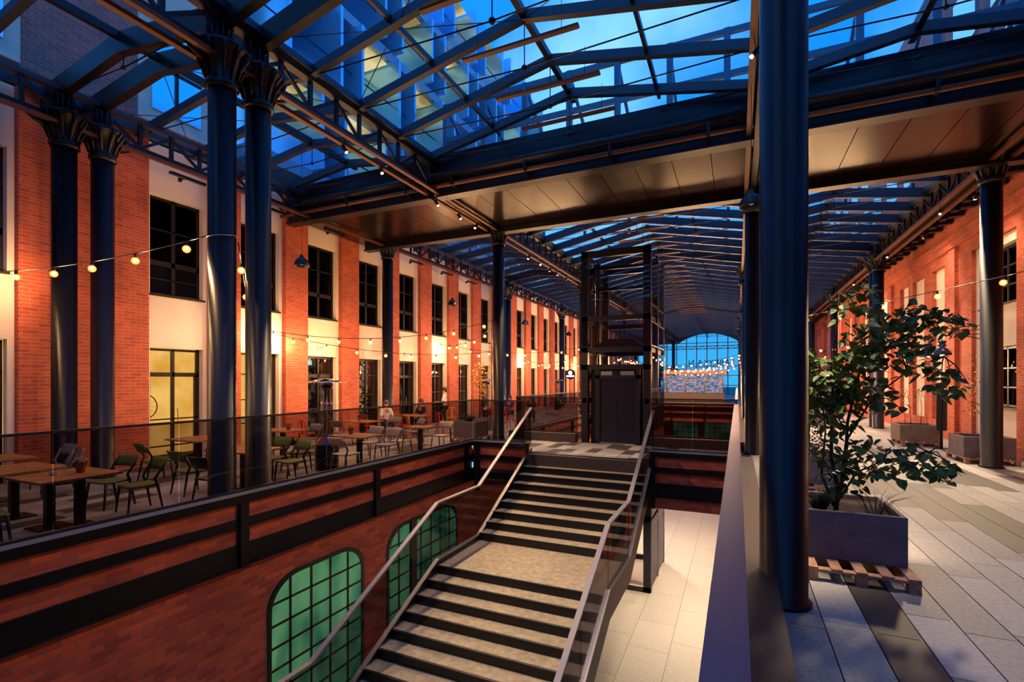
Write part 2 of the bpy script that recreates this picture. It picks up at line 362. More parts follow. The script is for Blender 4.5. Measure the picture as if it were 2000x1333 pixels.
# lower walls
def arch_outline(y0, y1, z0, z1, r, n=8):
    pts = [(y0, z0), (y1, z0)]
    for i in range(n+1):
        a = math.pi/2*i/n; pts.append((y1 - r + r*math.cos(math.pi/2 - (math.pi/2 - a)), z1 - r*.85 + r*.85*math.sin(a)))
    for i in range(n+1):
        a = math.pi/2 + math.pi/2*i/n; pts.append((y0 + r + r*math.cos(a), z1 - r*.85 + r*.85*math.sin(a)))
    return pts
wins = [(5.28, 7.42), (8.1, 10.9), (15.6, 18.0), (19, 21.6), (22.6, 25.2), (26.2, 28.8), (29.8, 32.4), (33.2, 35.8)]
def arched_window(i, x, y0, y1, nx, ztop, zbot, mat, label, mull=None):
    root = empty('window_%d' % i, kind='structure', label=label, cat='window')
    o1 = arch_outline(y0, y1, zbot, ztop, .58); cy, cz = (y0+y1)/2, (zbot+ztop)/2
    def shr(p, d):
        return (cy + (p[0]-cy)*(1 - 2*d/(y1-y0)), cz + (p[1]-cz)*(1 - 2*d/(ztop-zbot)))
    o2 = [shr(p, .07) for p in o1]; mb = MB(); n = len(o1)
    for k in range(n):
        a, b_, c_, d_ = o1[k], o1[(k+1)%n], o2[(k+1)%n], o2[k]
        for xx in (x+nx*.03,):
            mb.poly([(xx, *a), (xx, *b_), (xx, *c_), (xx, *d_)])
        mb.poly([(x+nx*.03, *d_), (x+nx*.03, *c_), (x-nx*.05, *c_), (x-nx*.05, *d_)])
        mb.poly([(x-nx*.05, *a), (x-nx*.05, *b_), (x+nx*.03, *b_), (x+nx*.03, *a)])
    mb.build('window_frame', steel_blk, root)
    MB().prism(o1, 0, x-nx*.012, x+nx*.004).build('pane', mat, root)
    g = MB(); ny = max(2, round((y1-y0)/.42))
    def ztop_at(y):
        dy = min(y-y0, y1-y); r = .58
        return ztop if dy >= r else ztop - r*.85 + .85*math.sqrt(max(0, r*r-(r-dy)**2))
    for k in range(1, ny):
        y = y0+(y1-y0)*k/ny; g.box(x, x+nx*.022, y-.02, y+.02, zbot, ztop_at(y)-.02)
    z = ztop-.42
    while z > zbot+.1:
        dz = z-(ztop-.58*.85); ins = 0 if dz < 0 else .58-math.sqrt(max(0, .58**2-(dz/.85)**2))
        g.box(x, x+nx*.022, y0+ins, y1-ins, z-.017, z+.017); z -= .345
    if mull: g.box(x, x+nx*.05, mull-.1, mull+.1, zbot, ztop)
    g.build('glazing_bars', steel_blk, root)
    return root
B(VX0-.14, VX0-.05, -6, V2Y1+10, ZL, -.80).build('wall_lower_left', brick_low, kind='structure', label='dark red brick wall of the lower level under the terrace', cat='wall')
names = ['large arched grid window with green light behind, nearest the stair foot', 'second arched grid window, half hidden by the stair balustrade']
for i, (a, b_) in enumerate(wins):
    arched_window(40+i, VX0-.045, a, b_, 1, -1.17, -3.9, green_room, names[i] if i < 2 else 'arched green lit window of the lower left wall beyond the bridge, %s from the bridge' % ORD[i-2], mull=(9.0 if i == 1 else None))
B(.18, .3, -6, V2Y1+10, ZL, -.40).build('wall_lower_right', brick_low, kind='structure', label='brick wall of the lower level under the planter gallery', cat='wall')
green_dim = litroom('dim_green_room', (.004, .02, .03), (.06, .14, .12), .8, 1.2, (1, 1, 1), .4, .7, 3)
for i, (a, b_) in enumerate([(3.2, 5.4), (6.3, 8.5), (9.2, 11.4), (13, 15.2), (16.5, 18.7), (20, 22.2)]):
    arched_window(50+i, .17, a, b_, -1, -1.1, -3.9, green_dim, 'dark grid window under the planter gallery, %s from the camera' % ORD[i])
B(VX0-.2, .4, V2Y1+9, V2Y1+9.2, ZL, -.3).build('wall_lower_north', brick_low, kind='structure', label='far end brick wall of the lower level', cat='wall')
mbw = MB()
root = empty('window_60', kind='structure', label='pair of green lit grid windows on the far lower wall', cat='window')
for x0 in (-5.2, -2.6):
    B(x0, x0+2.1, V2Y1+8.95, V2Y1+8.99, -3.6, -1.0).build('pane', green_room, root)
    g = MB()
    for k in range(6): g.box(x0+k*.42-.02, x0+k*.42+.02, V2Y1+8.9, V2Y1+8.95, -3.6, -1)
    for k in range(7): g.box(x0, x0+2.1, V2Y1+8.9, V2Y1+8.95, -3.6+k*.433-.02, -3.6+k*.433+.02)
    g.build('glazing_bars', steel_blk, root)
B(-14, 9, -8.2, -8, ZL, 8).build('wall_south', brick_low, kind='structure', label='brick end wall behind the viewpoint', cat='wall')

# ------------------------------------------------------------------ staircase
SX0, SX1 = -4.95, -1.86
st = empty('staircase', (0, 0, 0), label='broad concrete staircase with dark risers and glass sides descending from the bridge', cat='staircase')
def flight(ytop, ztop, n, run, rise):
    y, z = ytop, ztop
    for k in range(n):
        B(SX0, SX1, y-.045, y-.001, z-rise, z+.001).build('riser', steel_blk, st)
        z -= rise
        if k < n-1:
            MB().box(SX0, SX1, y-run, y-.045, z-.05, z).build('tread', concrete, st); y -= run
    return y, z
yA, zA = flight(12.1, 0, 10, .324, .148)
LY0 = 7.60
B(SX0, SX1, LY0, yA-.045, zA-.10, zA).build('landing', concrete, st)
yB, zB = flight(LY0, zA, 10, .327, .139)
B(SX0, SX1, yB-1.5, yB-.045, zB-.10, zB).build('landing', concrete, st)
yC, zC = flight(yB-1.5, zB, 10, .327, (zB-ZL)/10)
B(SX0, SX1, VY1+.0, 12.1, -.30, -.013).build('landing_edge', granite, st)
path = [(12.1, 0.02), (yA, zA), (LY0, zA), (yB, zB), (yB-1.5, zB), (yC, ZL+.1)]
for x in (SX0-.03, SX1+.03):
    sgn = -1 if x < -3 else 1
    mb = MB()
    for (a, za), (b_, zb) in zip(path, path[1:]):
        mb.prism([(a, za+.09), (b_, zb+.09), (b_, zb-.36), (a, za-.36)], 0, x-.03, x+.03)
    mb.build('stringer', steel, st)
    mb = MB()
    for (a, za), (b_, zb) in zip(path, path[1:]): mb.bar((x, a, za+.10), (x, b_, zb+.10), .075, .02)
    mb.build('stringer_cap', alu, st)['label'] = 'bright metal cap strip'
    mb = MB(); off = 1.13
    for (a, za), (b_, zb) in zip(path, path[1:]): mb.bar((x, a, za+off), (x, b_, zb+off), .075, .03)
    mb.build('handrail', handrail_m, st)
    for (a, za), (b_, zb) in zip(path, path[1:]):
        n = max(1, round((a-b_)/1.25))
        for k in range(n):
            t0, t1 = k/n, (k+1)/n; g = .012/(a-b_)
            ya, yb_ = a+(b_-a)*(t0+g), a+(b_-a)*(t1-g); z0_, z1_ = za+(zb-za)*(t0+g), za+(zb-za)*(t1-g)
            MB().prism([(ya, z0_+.11), (yb_, z1_+.11), (yb_, z1_+off-.015), (ya, z0_+off-.015)], 0, x-.007, x+.007).build('glass_panel', railglass_b, st)
# soffit of the stairs
mb = MB()
for (a, za), (b_, zb) in zip(path[:3], path[1:4]): mb.prism([(a, za-.3), (b_, zb-.3), (b_, zb-.36), (a, za-.36)], 0, SX0, SX1)
mb.build('underside', steel_blk, st)
B(SX1-.32, SX1-.06, 4.7, 5.4, ZL, -2.75).build('wall_stair', plaster, kind='structure', label='pale plaster pier under the stair flight', cat='wall')

# ------------------------------------------------------------------ balustrades
def balustrade(name, p0, p1, n, label, cap=(.022, .03), capmat=steel, z0=KZ, z1=1.35, glass=railglass, shoe=True):
    root = empty(name, label=label, cat='balustrade', group='glass balustrades round the openings')
    v0 = Vector((*p0, 0)); v1 = Vector((*p1, 0)); d = v1-v0; nn = Vector((-d.y, d.x, 0)).normalized()
    for k in range(n):
        a = v0 + d*(k/n) + d.normalized()*.007; b_ = v0 + d*((k+1)/n) - d.normalized()*.007
        MB().bar((a.x, a.y, (z0+z1)/2), (b_.x, b_.y, (z0+z1)/2), .014, z1-z0-.03).build('glass_panel', glass, root)
    MB().bar((v0.x, v0.y, z1), (v1.x, v1.y, z1), cap[0], cap[1]).build('handrail', capmat, root)
    if shoe: MB().bar((v0.x, v0.y, z0+.04), (v1.x, v1.y, z0+.04), .05, .04).build('base_shoe', steel, root)
    return root
balustrade('glass_balustrade', (VX0-.02, -5), (VX0-.02, VY1), 13, 'smoked glass balustrade along the cafe terrace, running past tables')
balustrade('glass_balustrade', (VX0-.02, VY1+.02), (-4.98, VY1+.02), 2, 'short smoked glass balustrade left of the stair head')
balustrade('glass_balustrade', (-1.80, VY1+.02), (-.02, VY1+.02), 2, 'smoked glass balustrade on the bridge right of the stair head')
balustrade('glass_balustrade', (-.02, .25), (-.02, VY1), 9, 'near balustrade with a broad purple-brown handrail beside the big column', cap=(.085, .03), capmat=rail_m, glass=railglass)
balustrade('glass_balustrade', (-2.25, V2Y0-.1), (0, V2Y0-.1), 2, 'glass balustrade right of the elevator at the far side of the bridge')
balustrade('glass_balustrade', (VX0, V2Y0-.1), (-4.42, V2Y0-.1), 2, 'glass balustrade between the elevator and the terrace')
balustrade('glass_balustrade', (VX0-.02, V2Y0), (VX0-.02, V2Y1), 16, 'long terrace balustrade of the far opening beyond the elevator')
balustrade('glass_balustrade', (-.02, V2Y0), (-.02, V2Y1), 16, 'long gallery-side balustrade of the far opening', cap=(.085, .03), capmat=rail_m)

# ------------------------------------------------------------------ left facade
FP = -11.95; WP = -12.1; BW = 1.42
bays = [2.12-2.24*2, 2.12-2.24, 3.0-.1] + [6.62+2.24*i for i in range(8)] + [26.8+2.24*i for i in range(8)] + [47.0+2.24*i for i in range(8)]
bays = [-2.8, .2, 3.0] + bays[3:]
zt = 7.3
mb = MB(); prev = -6.0
for y in bays:
    mb.box(FP-.45, FP, prev, y, 0, zt); prev = y+BW
mb.box(FP-.45, FP, prev, YE, 0, zt)
mb.build('wall_left', brick, kind='structure', label='red brick pier facade behind the cafe terrace', cat='wall')
W0, W1 = .10, 1.32
mb = MB()
for y in bays:
    mb.box(WP-.15, WP, y, y+W0, 0, zt).box(WP-.15, WP, y+W1, y+BW, 0, zt)
    mb.box(WP-.15, WP, y+W0, y+W1, 2.64, 3.86).box(WP-.15, WP, y+W0, y+W1, 6.15, zt)
    mb.box(WP-.3, WP-.15, y, y+BW, 2.66, 3.84)
mb.build('wall_left_panels', plaster, kind='structure', label='cream plaster panels between the brick piers', cat='wall')

def frame_window(root, x, y0, y1, z0, z1, mull, trans, fw=.055, d=.07, nx=1, small=True):
    g = MB(); xa, xb = x, x-nx*d
    g.box(xa, xb, y0, y0+fw, z0, z1).box(xa, xb, y1-fw, y1, z0, z1).box(xa, xb, y0, y1, z0, z0+fw).box(xa, xb, y0, y1, z1-fw, z1)
    g.build('window_frame', frame_m, root)
    g = MB()
    for q, ww in mull: g.box(xa, xb, q-ww/2, q+ww/2, z0, z1)
    for q, ww in trans: g.box(xa, xb, y0, y1, q-ww/2, q+ww/2)
    g.build('glazing_bars', frame_m, root)
def upper_window(i, y0, full, lab):
    root = empty('window_%d' % i, kind='structure', label=lab, cat='window')
    x = WP-.17; a, b_ = y0+W0, y0+W1; z0, z1 = 3.87, 6.15; mid = (a+b_)/2
    frame_window(root, x, a, b_, z0, z1, [(mid, .09)], [(4.62, .12), (5.4, .03), (4.25, .025)] if full else [(4.62, .12), (5.4, .03)])
    B(x-.035, x-.025, a, b_, z0, z1).build('pane', winglass_d, root)
    B(x-.06, WP+.04, a-.03, b_+.03, z0-.05, z0).build('window_sill', frame_m, root)
    if full:
        MB().box(x-.06, x-.05, a+.06, mid-.05, z0, 4.58).box(x-.06, x-.05, mid+.05, b_-.06, z0, 4.58).build('blind', blind_m, root)
    return root
def lower_window(i, y0, door, room, lab):
    root = empty(('door_%d' if door else 'window_%d') % i, kind='structure', label=lab, cat='door' if door else 'window')
    x = WP-.17; a, b_ = y0+W0, y0+W1; z0, z1 = .02, 2.63; mid = (a+b_)/2
    frame_window(root, x, a, b_, z0, z1, [(mid, .06)], [(2.02, .10)] if door else [(2.05, .04), (1.35, .03), (.7, .03)])
    if door:
        g = MB()
        for q in (.32, .95): g.box(x, x-.05, a, b_, q+.0, q+.03)
        g.box(x, x-.06, a+.05, a+.1, z0, 2.0).box(x, x-.06, b_-.1, b_-.05, z0, 2.0)
        dl = g.build('door_leaf', frame_m, root)
        MB().tube([(x+.04, mid+.07, .85), (x+.06, mid+.07, .9), (x+.06, mid+.07, 1.15), (x+.04, mid+.07, 1.2)], .012, 6).build('handle', alu, dl)
    B(x-.035, x-.025, a, b_, z0, z1).build('pane', winglass, root)
    # the room behind: back wall gives off the light of the lit interior, dark sides
    MB().box(x-.92, x-.9, a-.5, b_+.6, 0, 2.7).build('interior_wall', room, root)
    MB().box(x-.92, x-.08, a-.52, a-.5, 0, 2.7).box(x-.92, x-.08, b_+.6, b_+.62, 0, 2.7).box(x-.92, x-.08, a-.5, b_+.6, 2.7, 2.72).box(x-.92, x-.08, a-.5, b_+.6, -.01, .01).build('room_sides', room_dark, root)
    return root
n_up = 0
for i, y in enumerate(bays):
    vis = '%s bay of the cafe facade counted from the near end' % (ORD[i] if i < 20 else ORD[i-20] + ' far')
    upper_window(1+i*2, y, i in (3,), 'dark steel upper window, ' + vis + (', pale blinds in its lower panes' if i == 3 else ''))
    room = warm_wall if i in (2, 3, 4) else (warm_room if i in (6, 8, 9, 10, 12, 14) else dim_room)
    lower_window(2+i*2, y, i in (3, 5, 7, 11, 13, 15), room, ('glazed door, ' if i in (3, 5, 7, 11, 13, 15) else 'ground floor window, ') + vis)
B(-13.6, -13.45, -6, YE, 2.75, zt).build('wall_left_rear', room_dark, kind='structure', label='dark rear wall of the rooms behind the upper windows', cat='wall')
B(-13.6, FP-.44, -6.1, -6, 0, zt).build('wall_left_end', room_dark, kind='structure', label='dark end wall of the rooms behind the facade', cat='wall')
B(-13.6, FP-.44, -6, YE, zt, zt+.1).build('ceiling_rooms', room_dark, kind='structure', label='dark ceiling of the rooms behind the facade', cat='ceiling')
# bicycle-like wheel hung behind the first lit door
r_ = empty('wheel_decoration', (WP-.75, bays[3]+.38, 1.25), label='dark spoked wheel hung on the ochre wall behind the lit door', cat='wheel')
mb = MB(1); mb.tube([(0, .33*math.cos(a*math.pi/12), .33*math.sin(a*math.pi/12)) for a in range(25)], .014, 6, False); mb.build('tyre', steel_blk, r_)
mb = MB(1)
for k in range(6):
    a = math.pi*k/6; mb.tube([(0, -.32*math.cos(a), -.32*math.sin(a)), (0, .32*math.cos(a), .32*math.sin(a))], .003, 4)
mb.build('spokes', steel, r_)
# emergency light boxes above doors
for i, y in enumerate((bays[5], bays[7], bays[9])):
    r_ = empty('emergency_light', (WP+.0, y+.62, 2.86), label='small white emergency light box above the %s' % ('glazed door behind the patio heater', 'door past the mid column', 'third doorway of the bar')[i], cat='light')
    B(.0, .06, -.13, .13, 0, .14, sc=1).build('housing', paint_w, r_); B(.06, .065, -.11, .11, .02, .12, sc=1).build('lens', emat('emlens%d' % i, (1, .8, .5), .9), r_)
r_ = empty('exit_sign', (WP-.12, bays[5]+.26, 2.43), label='small green running-figure exit sign in the glazed door top light', cat='sign')
B(0, .03, -.13, .13, -.08, .08, sc=1).build('panel', exitlit, r_)
MB(1).ball((.033, .02, .05), .015).bar((.033, 0, .03), (.033, -.02, -.01), .006, .02).bar((.033, -.02, -.01), (.033, .03, -.05), .006, .014).bar((.033, -.02, -.01), (.033, -.06, -.04), .006, .014).build('figure', paint_w, r_)

# ------------------------------------------------------------------ right facade
recess = [(5.0, 7.6, 1), (10.6, 13.2, 1), (15.8, 18.3, 1), (20.3, 21.45, 0), (22.2, 23.5, 0), (24.0, 25.1, 0), (27.0, 28.0, 0), (30.8, 31.8, 0), (34.6, 35.6, 0), (38.6, 39.7, 0), (42.6, 43.7, 0), (47, 48, 0), (51, 52, 0), (56, 57, 0)]
mb = MB(); prev = -6
for a, b_, k in recess:
    mb.box(XW, XW+.5, prev, a, 0, 9.5); mb.box(XW, XW+.5, a, b_, 5.6, 9.5)
    if not k: mb.box(XW, XW+.5, a, b_, 0, .55)
    prev = b_
mb.box(XW, XW+.5, prev, YE, 0, 9.5)
for y in (14.6, 19.2, 26.0, 29.4, 33.2, 37, 41, 45, 49.5, 54): mb.box(XW-.1, XW, y, y+.5, 0, 5.9)
mb.build('wall_right', brick, kind='structure', label='red brick facade behind the planter gallery', cat='wall')
mb = MB().box(XW-.16, XW, -6, YE, 6.15, 6.3).box(XW-.1, XW, -6, YE, 5.95, 6.15); mb.build('trim_10', brick, kind='structure', label='brick cornice running along the right facade', cat='cornice')
B(XW-.07, XW, -6, YE, 0, .3).build('baseboard_right', brick_low, kind='structure', label='dark brick plinth at the foot of the right facade', cat='plinth')
mb = MB(); wi = 70
for a, b_, k in recess:
    if not k: mb.box(XW+.12, XW+.2, a, b_, .55, 5.6)
    else:
        wa, wb = a+.1, b_-.35
        mb.box(XW+.1, XW+.25, a, wa, 0, 5.6).box(XW+.1, XW+.25, wb, b_, 0, 5.6).box(XW+.1, XW+.25, wa, wb, 0, 1.2).box(XW+.1, XW+.25, wa, wb, 2.75, 3.85).box(XW+.1, XW+.25, wa, wb, 5.35, 5.6)
        for z0, z1 in ((1.2, 2.75), (3.85, 5.35)):
            root = empty('window_%d' % wi, kind='structure', label='%s window of the right facade in the white bay %s' % ('lower' if z0 < 2 else 'upper', ('beside the viewpoint', 'right of the outer column', 'behind the potted yellow tree')[recess.index((a, b_, k))]), cat='window'); wi += 1
            frame_window(root, XW+.27, wa, wb, z0, z1, [(wa+(wb-wa)*q, .06) for q in (.25, .5, .75)], [(z0+.5, .04), (z0+1., .04)], nx=-1)
            B(XW+.30, XW+.31, wa, wb, z0, z1).build('pane', winglass_d, root); B(XW+.9, XW+.92, wa-.3, wb+.3, z0-.2, z1+.2).build('interior_wall', room_dark, root)
            B(XW+.02, XW+.27, wa-.04, wb+.04, z0-.04, z0).build('window_sill', frame_m, root)
B(XW+1.4, XW+1.5, -6, YE, 0, 9.5).build('wall_right_rear', room_dark, kind='structure', label='dark rear wall of the rooms on the gallery side', cat='wall')
B(XW+.5, XW+1.4, -6, YE, 5.9, 6.0).build('ceiling_rooms', room_dark, kind='structure', label='dark ceiling of the rooms on the gallery side', cat='ceiling')
mb.build('wall_right_panels', plaster, kind='structure', label='white recessed panels of the right facade', cat='wall')

# ------------------------------------------------------------------ columns
R = .185
def col_proto():
    root = empty('steel_column', (0, 0, 0), cat='column')
    MB().lathe([(R+.03, 0), (R+.03, .03), (R, .04), (R, 6.2)], n=28).build('shaft', steel_col, root)
    cp_ = MB().lathe([(R+.015, 6.14), (R+.04, 6.18), (R+.035, 6.24), (R+.015, 6.26), (R+.05, 6.42), (R+.10, 6.58), (R+.17, 6.68), (R+.19, 6.72), (R+.17, 6.75), (.12, 6.76), (.1, 7.2)], n=28).build('capital', steel_blk, root)
    mb = MB()
    for k in range(12):
        a = 2*math.pi*k/12; r0 = R+.025
        mb.tube([((r0)*math.cos(a), r0*math.sin(a), 6.28), ((r0+.05)*math.cos(a), (r0+.05)*math.sin(a), 6.45), ((r0+.15)*math.cos(a), (r0+.15)*math.sin(a), 6.6), ((r0+.2)*math.cos(a), (r0+.2)*math.sin(a), 6.70)], [.02, .028, .035, .02], 6)
        mb.tube([(.14*math.cos(a), .14*math.sin(a), 6.74), (.14*math.cos(a), .14*math.sin(a), 7.1)], .018, 5)
    mb.build('leaf_ornament', steel_blk, cp_)
    return root
proto = col_proto(); first = True
rown = {XF: 'against the cafe facade', XL: 'of the row along the terrace balustrade', XM: 'of the row beside the near handrail', XR: 'of the gallery row near the right facade'}
for X in (XF, XL, XM, XR):
    k = 0
    for Y in ROWY:
        if Y < 0 : continue
        if X == XR and Y < 6: continue
        if first: c_ = proto; first = False
        else: c_ = fast_copy(proto)
        yy = Y
        if X == XM and Y == 5.4: continue
        c_.location = (X*S, yy*S, 0)
        c_['label'] = 'dark blue steel column %s, %s from the camera' % (rown[X], ORD[k]); c_['category'] = 'column'; c_['group'] = 'round steel columns'
        k += 1
KIDS.clear()
# ------------------------------------------------------------------ lattice girders
for X in (XF, XL, XM, XR):
    root = empty('lattice_girder', label='riveted lattice girder on the columns ' + rown[X], cat='girder', group='longitudinal lattice girders')
    B(X-.06, X+.06, -5, YE, 6.60, 6.70).build('bottom_chord', steel, root)
    B(X-.08, X+.08, -5, YE, 7.18, 7.27).build('top_chord', rafter_m, root)
    far = MB(); y = -2 if X < -8 else -1; k = 0; pr_ = {}
    while y < YE:
        if k < 100 and y > 1.5:
            if k % 2 not in pr_:
                m2 = MB().box(-.03, .03, -.035, .035, 6.7, 7.18)
                m2.bar((0, 0, 6.7), (0, .62, 7.15), .04, .06) if k % 2 == 0 else m2.bar((0, 0, 7.15), (0, .62, 6.7), .04, .06)
                o2 = pr_[k % 2] = m2.build('lattice_bracing', steel, root)
            else: o2 = pr_[k % 2].copy(); col.objects.link(o2); o2.parent = root
            o2.location = (X*S, y*S, 0)
        else:
            far.box(X-.025, X+.025, y-.03, y+.03, 6.7, 7.18)
            far.bar((X, y, 6.7), (X, y+.62, 7.15), .04, .06) if k % 2 == 0 else far.bar((X, y, 7.15), (X, y+.62, 6.7), .04, .06)
        y += .62; k += 1 if y > 1.5 else 2
    far.build('distant_bracing', steel, root)['kind'] = 'stuff'
    for Y in ROWY:
        if Y in (5.4, 24.0, 42.8): continue
        for sg in (-1, 1):
            MB().tube([(X, Y+sg*.2+(.6 if sg > 0 and Y in (4.8, 23.4, 42.2) else 0), 6.42), (X, Y+sg*.42+(.6 if sg > 0 and Y in (4.8, 23.4, 42.2) else 0), 6.5), (X, Y+sg*.62+(.6 if sg > 0 and Y in (4.8, 23.4, 42.2) else 0), 6.63)], .03, 6).build('bracket', steel_blk, root)
# light tracks (copper brown rails) beside the girders
for X, off, nm in ((XL, .14, 'terrace side girder'), (XM, -.16, 'near handrail girder'), (XR, -.14, 'gallery girder'), (XR, .2, 'gallery girder outer side'), (XF, .16, 'cafe facade girder'), (XL, -.16, 'terrace girder outer side')):
    B(X+off-.045, X+off+.045, -5, YE, 6.50, 6.56).build('cable_tray', copper, label='long copper brown cable tray under the ' + nm, cat='cable tray', group='cable trays under the girders')

# ------------------------------------------------------------------ gabled glass roof
ys1 = [-3.9, -2.6, -1.3, 0, 1.2, 2.45, 3.65, 4.8, 5.4, 6.4, 7.6, 8.85, 10.05]
ys2 = [14.0 + 1.25*k for k in range(42)]
ZE = 7.28
def gable(idx, xa, xb, zr, y0, y1, ys, lab, deep):
    root = empty('ceiling' if idx == 1 else 'ceiling', kind='structure', label=lab, cat='glass roof')
    xm = (xa+xb)/2
    MB().poly([(xa, y0, ZE+.12), (xm, y0, zr+.12), (xm, y1, zr+.12), (xa, y1, ZE+.12)]).poly([(xm, y0, zr+.12), (xb, y0, ZE+.12), (xb, y1, ZE+.12), (xm, y1, zr+.12)]).build('roof_glass', roofglass, root)
    base = None; tie = None
    def raf(d, wd, z_up=.11):
        return MB().prism([(xa, ZE-d+.1), (xm, zr-d+.1), (xb, ZE-d+.1), (xb, ZE+z_up), (xm, zr+z_up), (xa, ZE+z_up)], 1, -wd/2, wd/2)
    rm = raf(.17 if idx < 4 else .27, .07)
    # thin bottom flange
    dz_ = .07 if idx < 4 else .17
    for (p, q) in (((xa, ZE-dz_), (xm, zr-dz_)), ((xm, zr-dz_), (xb, ZE-dz_))):
        rm.bar((p[0], 0, p[1]), (q[0], 0, q[1]), .12, .014)
    rp = rm.build('rafter', rafter_m, root); rp.location.y = ys[0]*S
    wid = xb-xa; zn = zr-.85 if wid > 6 else zr-.45
    tm = MB(); tm.tube([(xa, 0, ZE-.02), (xm, 0, zn)], .013, 5).tube([(xb, 0, ZE-.02), (xm, 0, zn)], .013, 5).tube([(xm, 0, zn), (xm, 0, zr)], .010, 5).ball((xm, 0, zn), .055 if wid > 6 else .04, 8, 6)
    tp = tm.build('tie_rod', steel_blk, root); tp.location.y = ys[0]*S
    for j, y in enumerate(ys[1:]):
        c1 = rp.copy(); col.objects.link(c1); c1.parent = root; c1.location.y = y*S
        if j % 2 == 0 or y > 5.5:
            c2 = tp.copy(); col.objects.link(c2); c2.parent = root; c2.location.y = (y+.02)*S
    for y in deep:
        raf(.34, .14).build('deep_beam', steel_blk, root).location.y = y*S
    B(xm-.05, xm+.05, y0, y1, zr-.02, zr+.10).build('ridge_beam', steel, root)
    for q in ((.25, .75) if wid > 6 else ()):
        xx = xa+(xb-xa)*q; zz = ZE+(zr-ZE)*.5; B(xx-.03, xx+.03, y0, y1, zz+.0, zz+.11).build('purlin', steel, root)
    for xx in (xa+.12, xb-.12): B(xx-.06, xx+.06, y0, y1, ZE-.02, ZE+.10).build('eaves_beam', rafter_m, root)
    # crossed wind bracing wires
    mb = MB()
    for k in range(0, len(ys)-2, 4):
        ya, yb_ = ys[k], ys[min(k+2, len(ys)-1)]
        mb.tube([(xa, ya, ZE), (xm, yb_, zr-.05)], .008, 4).tube([(xa, yb_, ZE), (xm, ya, zr-.05)], .008, 4).tube([(xb, ya, ZE), (xm, yb_, zr-.05)], .008, 4).tube([(xb, yb_, ZE), (xm, ya, zr-.05)], .008, 4)
    mb.build('bracing_wires', steel_blk, root)
    return root
gable(1, XL, XM, 8.0, -5, 10.4, ys1, 'near glazed gable roof over the stairs', [4.8, 5.4])
gable(2, XF-.7, XL, 7.62, -5, 10.4, ys1, 'near glazed roof over the cafe terrace', [4.8, 5.4])
gable(3, XM, XR, 7.62, -5, 10.4, ys1, 'near glazed roof over the planter gallery', [4.8, 5.4])
gable(4, XL, XM, 8.0, 13.9, YE, ys2, 'long far glazed roof over the second opening', [24, 42.5])
gable(5, XF-.7, XL, 7.62, 13.9, YE, ys2, 'far glazed roof along the cafe facade', [24, 42.5])
gable(6, XM, XR, 7.62, 13.9, YE, ys2, 'far glazed roof along the right facade', [24, 42.5])
# flat metal soffits crossing between the two roofs
for X0, X1, lab in ((XF-.7, XL-.08, 'bronze metal soffit panels over the terrace'), (XL+.08, XM-.08, 'bronze metal soffit panels crossing above the bridge'), (XM+.08, XW, 'bronze metal soffit panels over the planter gallery')):
    root = empty('ceiling_soffit', kind='structure', label=lab, cat='soffit')
    n = max(4, round((X1-X0)/.76)); wdt = (X1-X0)/n
    for k in range(n): B(X0+k*wdt+.008, X0+(k+1)*wdt-.008, 10.62, 13.55, 6.62, 6.66).build('soffit_panel', bronze, root)
    B(X0, X1, 10.3, 13.9, 6.75, 7.28).build('bulkhead', steel_blk, root)
    B(X0, X1, 10.3, 13.9, 7.28, 7.45).build('bulkhead_top', steel, root)
    MB().box(X0, X1, 10.38, 10.5, 6.45, 6.85).box(X0, X1, 10.3, 10.6, 6.42, 6.46).build('cross_beam', steel, root)
    MB().box(X0, X1, 13.62, 13.74, 6.45, 6.85).box(X0, X1, 13.55, 13.85, 6.42, 6.46).build('cross_beam', steel, root)
    for y in (10.12, 14.12): MB().tube([(X0, y, 6.6), (X1, y, 6.6)], .05, 8).build('conduit', copper, root)
    MB().tube([(X0, 10.12, 6.85), (X1, 10.12, 6.85)], .09, 10).build('pipe', steel, root)
    mb = MB()
    k = X0+.6
    while k < X1:
        mb.box(k-.03, k+.03, 10.05, 10.4, 6.55, 6.92).box(k-.03, k+.03, 13.85, 14.18, 6.54, 6.66); k += 1.9
    mb.build('clamps', steel_blk, root)
# short overhang between facade roof and right wall
B(XR, XW, -5, 10.3, 7.3, 7.36).build('ceiling_edge', steel_blk, kind='structure', label='dark roof edge between the gallery girder and right wall', cat='roof edge')
B(XR, XW, 13.9, YE, 7.3, 7.36).build('ceiling_edge', steel_blk, kind='structure', label='dark far roof edge along the right wall', cat='roof edge')
mb = MB()
for k in range(60): mb.box(XW-.55, XW-.02, 14.4+k*.86, 14.58+k*.86, 6.75, 6.9).box(XW-.55, XW-.4, 14.36+k*.86, 14.62+k*.86, 6.68, 6.95)
mb.build('trim_11', steel_blk, kind='structure', label='row of short dark bracket ends under the right roof edge', cat='bracket')
# heater bars hung under the ridge
k = 0; hb = None
for Y in [2.2, 3.4, 5.9, 7.1, 8.35, 9.55] + [15.2 + 1.25*j for j in range(22)]:
    if hb is None:
        hb = empty('radiant_bar', (-3.15, Y, 7.15), cat='heater', group='copper radiant bars under the ridge')
        B(-1.1, 1.1, -.05, .05, 0, .045, sc=1).build('reflector', copper, hb)
        mb = MB(1)
        for xx in (-.8, .8): mb.tube([(xx, 0, .045), (xx, 0, .62)], .005, 4)
        mb.build('suspension_wires', steel_blk, hb); o_ = hb
    else: o_ = fast_copy(hb)
    o_.location = (-3.15*S, Y*S, 7.18*S); o_['label'] = 'slim copper brown radiant bar hung below the ridge, %s from the camera' % (ORD[k] if k < 20 else 'distant ' + ORD[k-20]); k += 1
KIDS.clear()

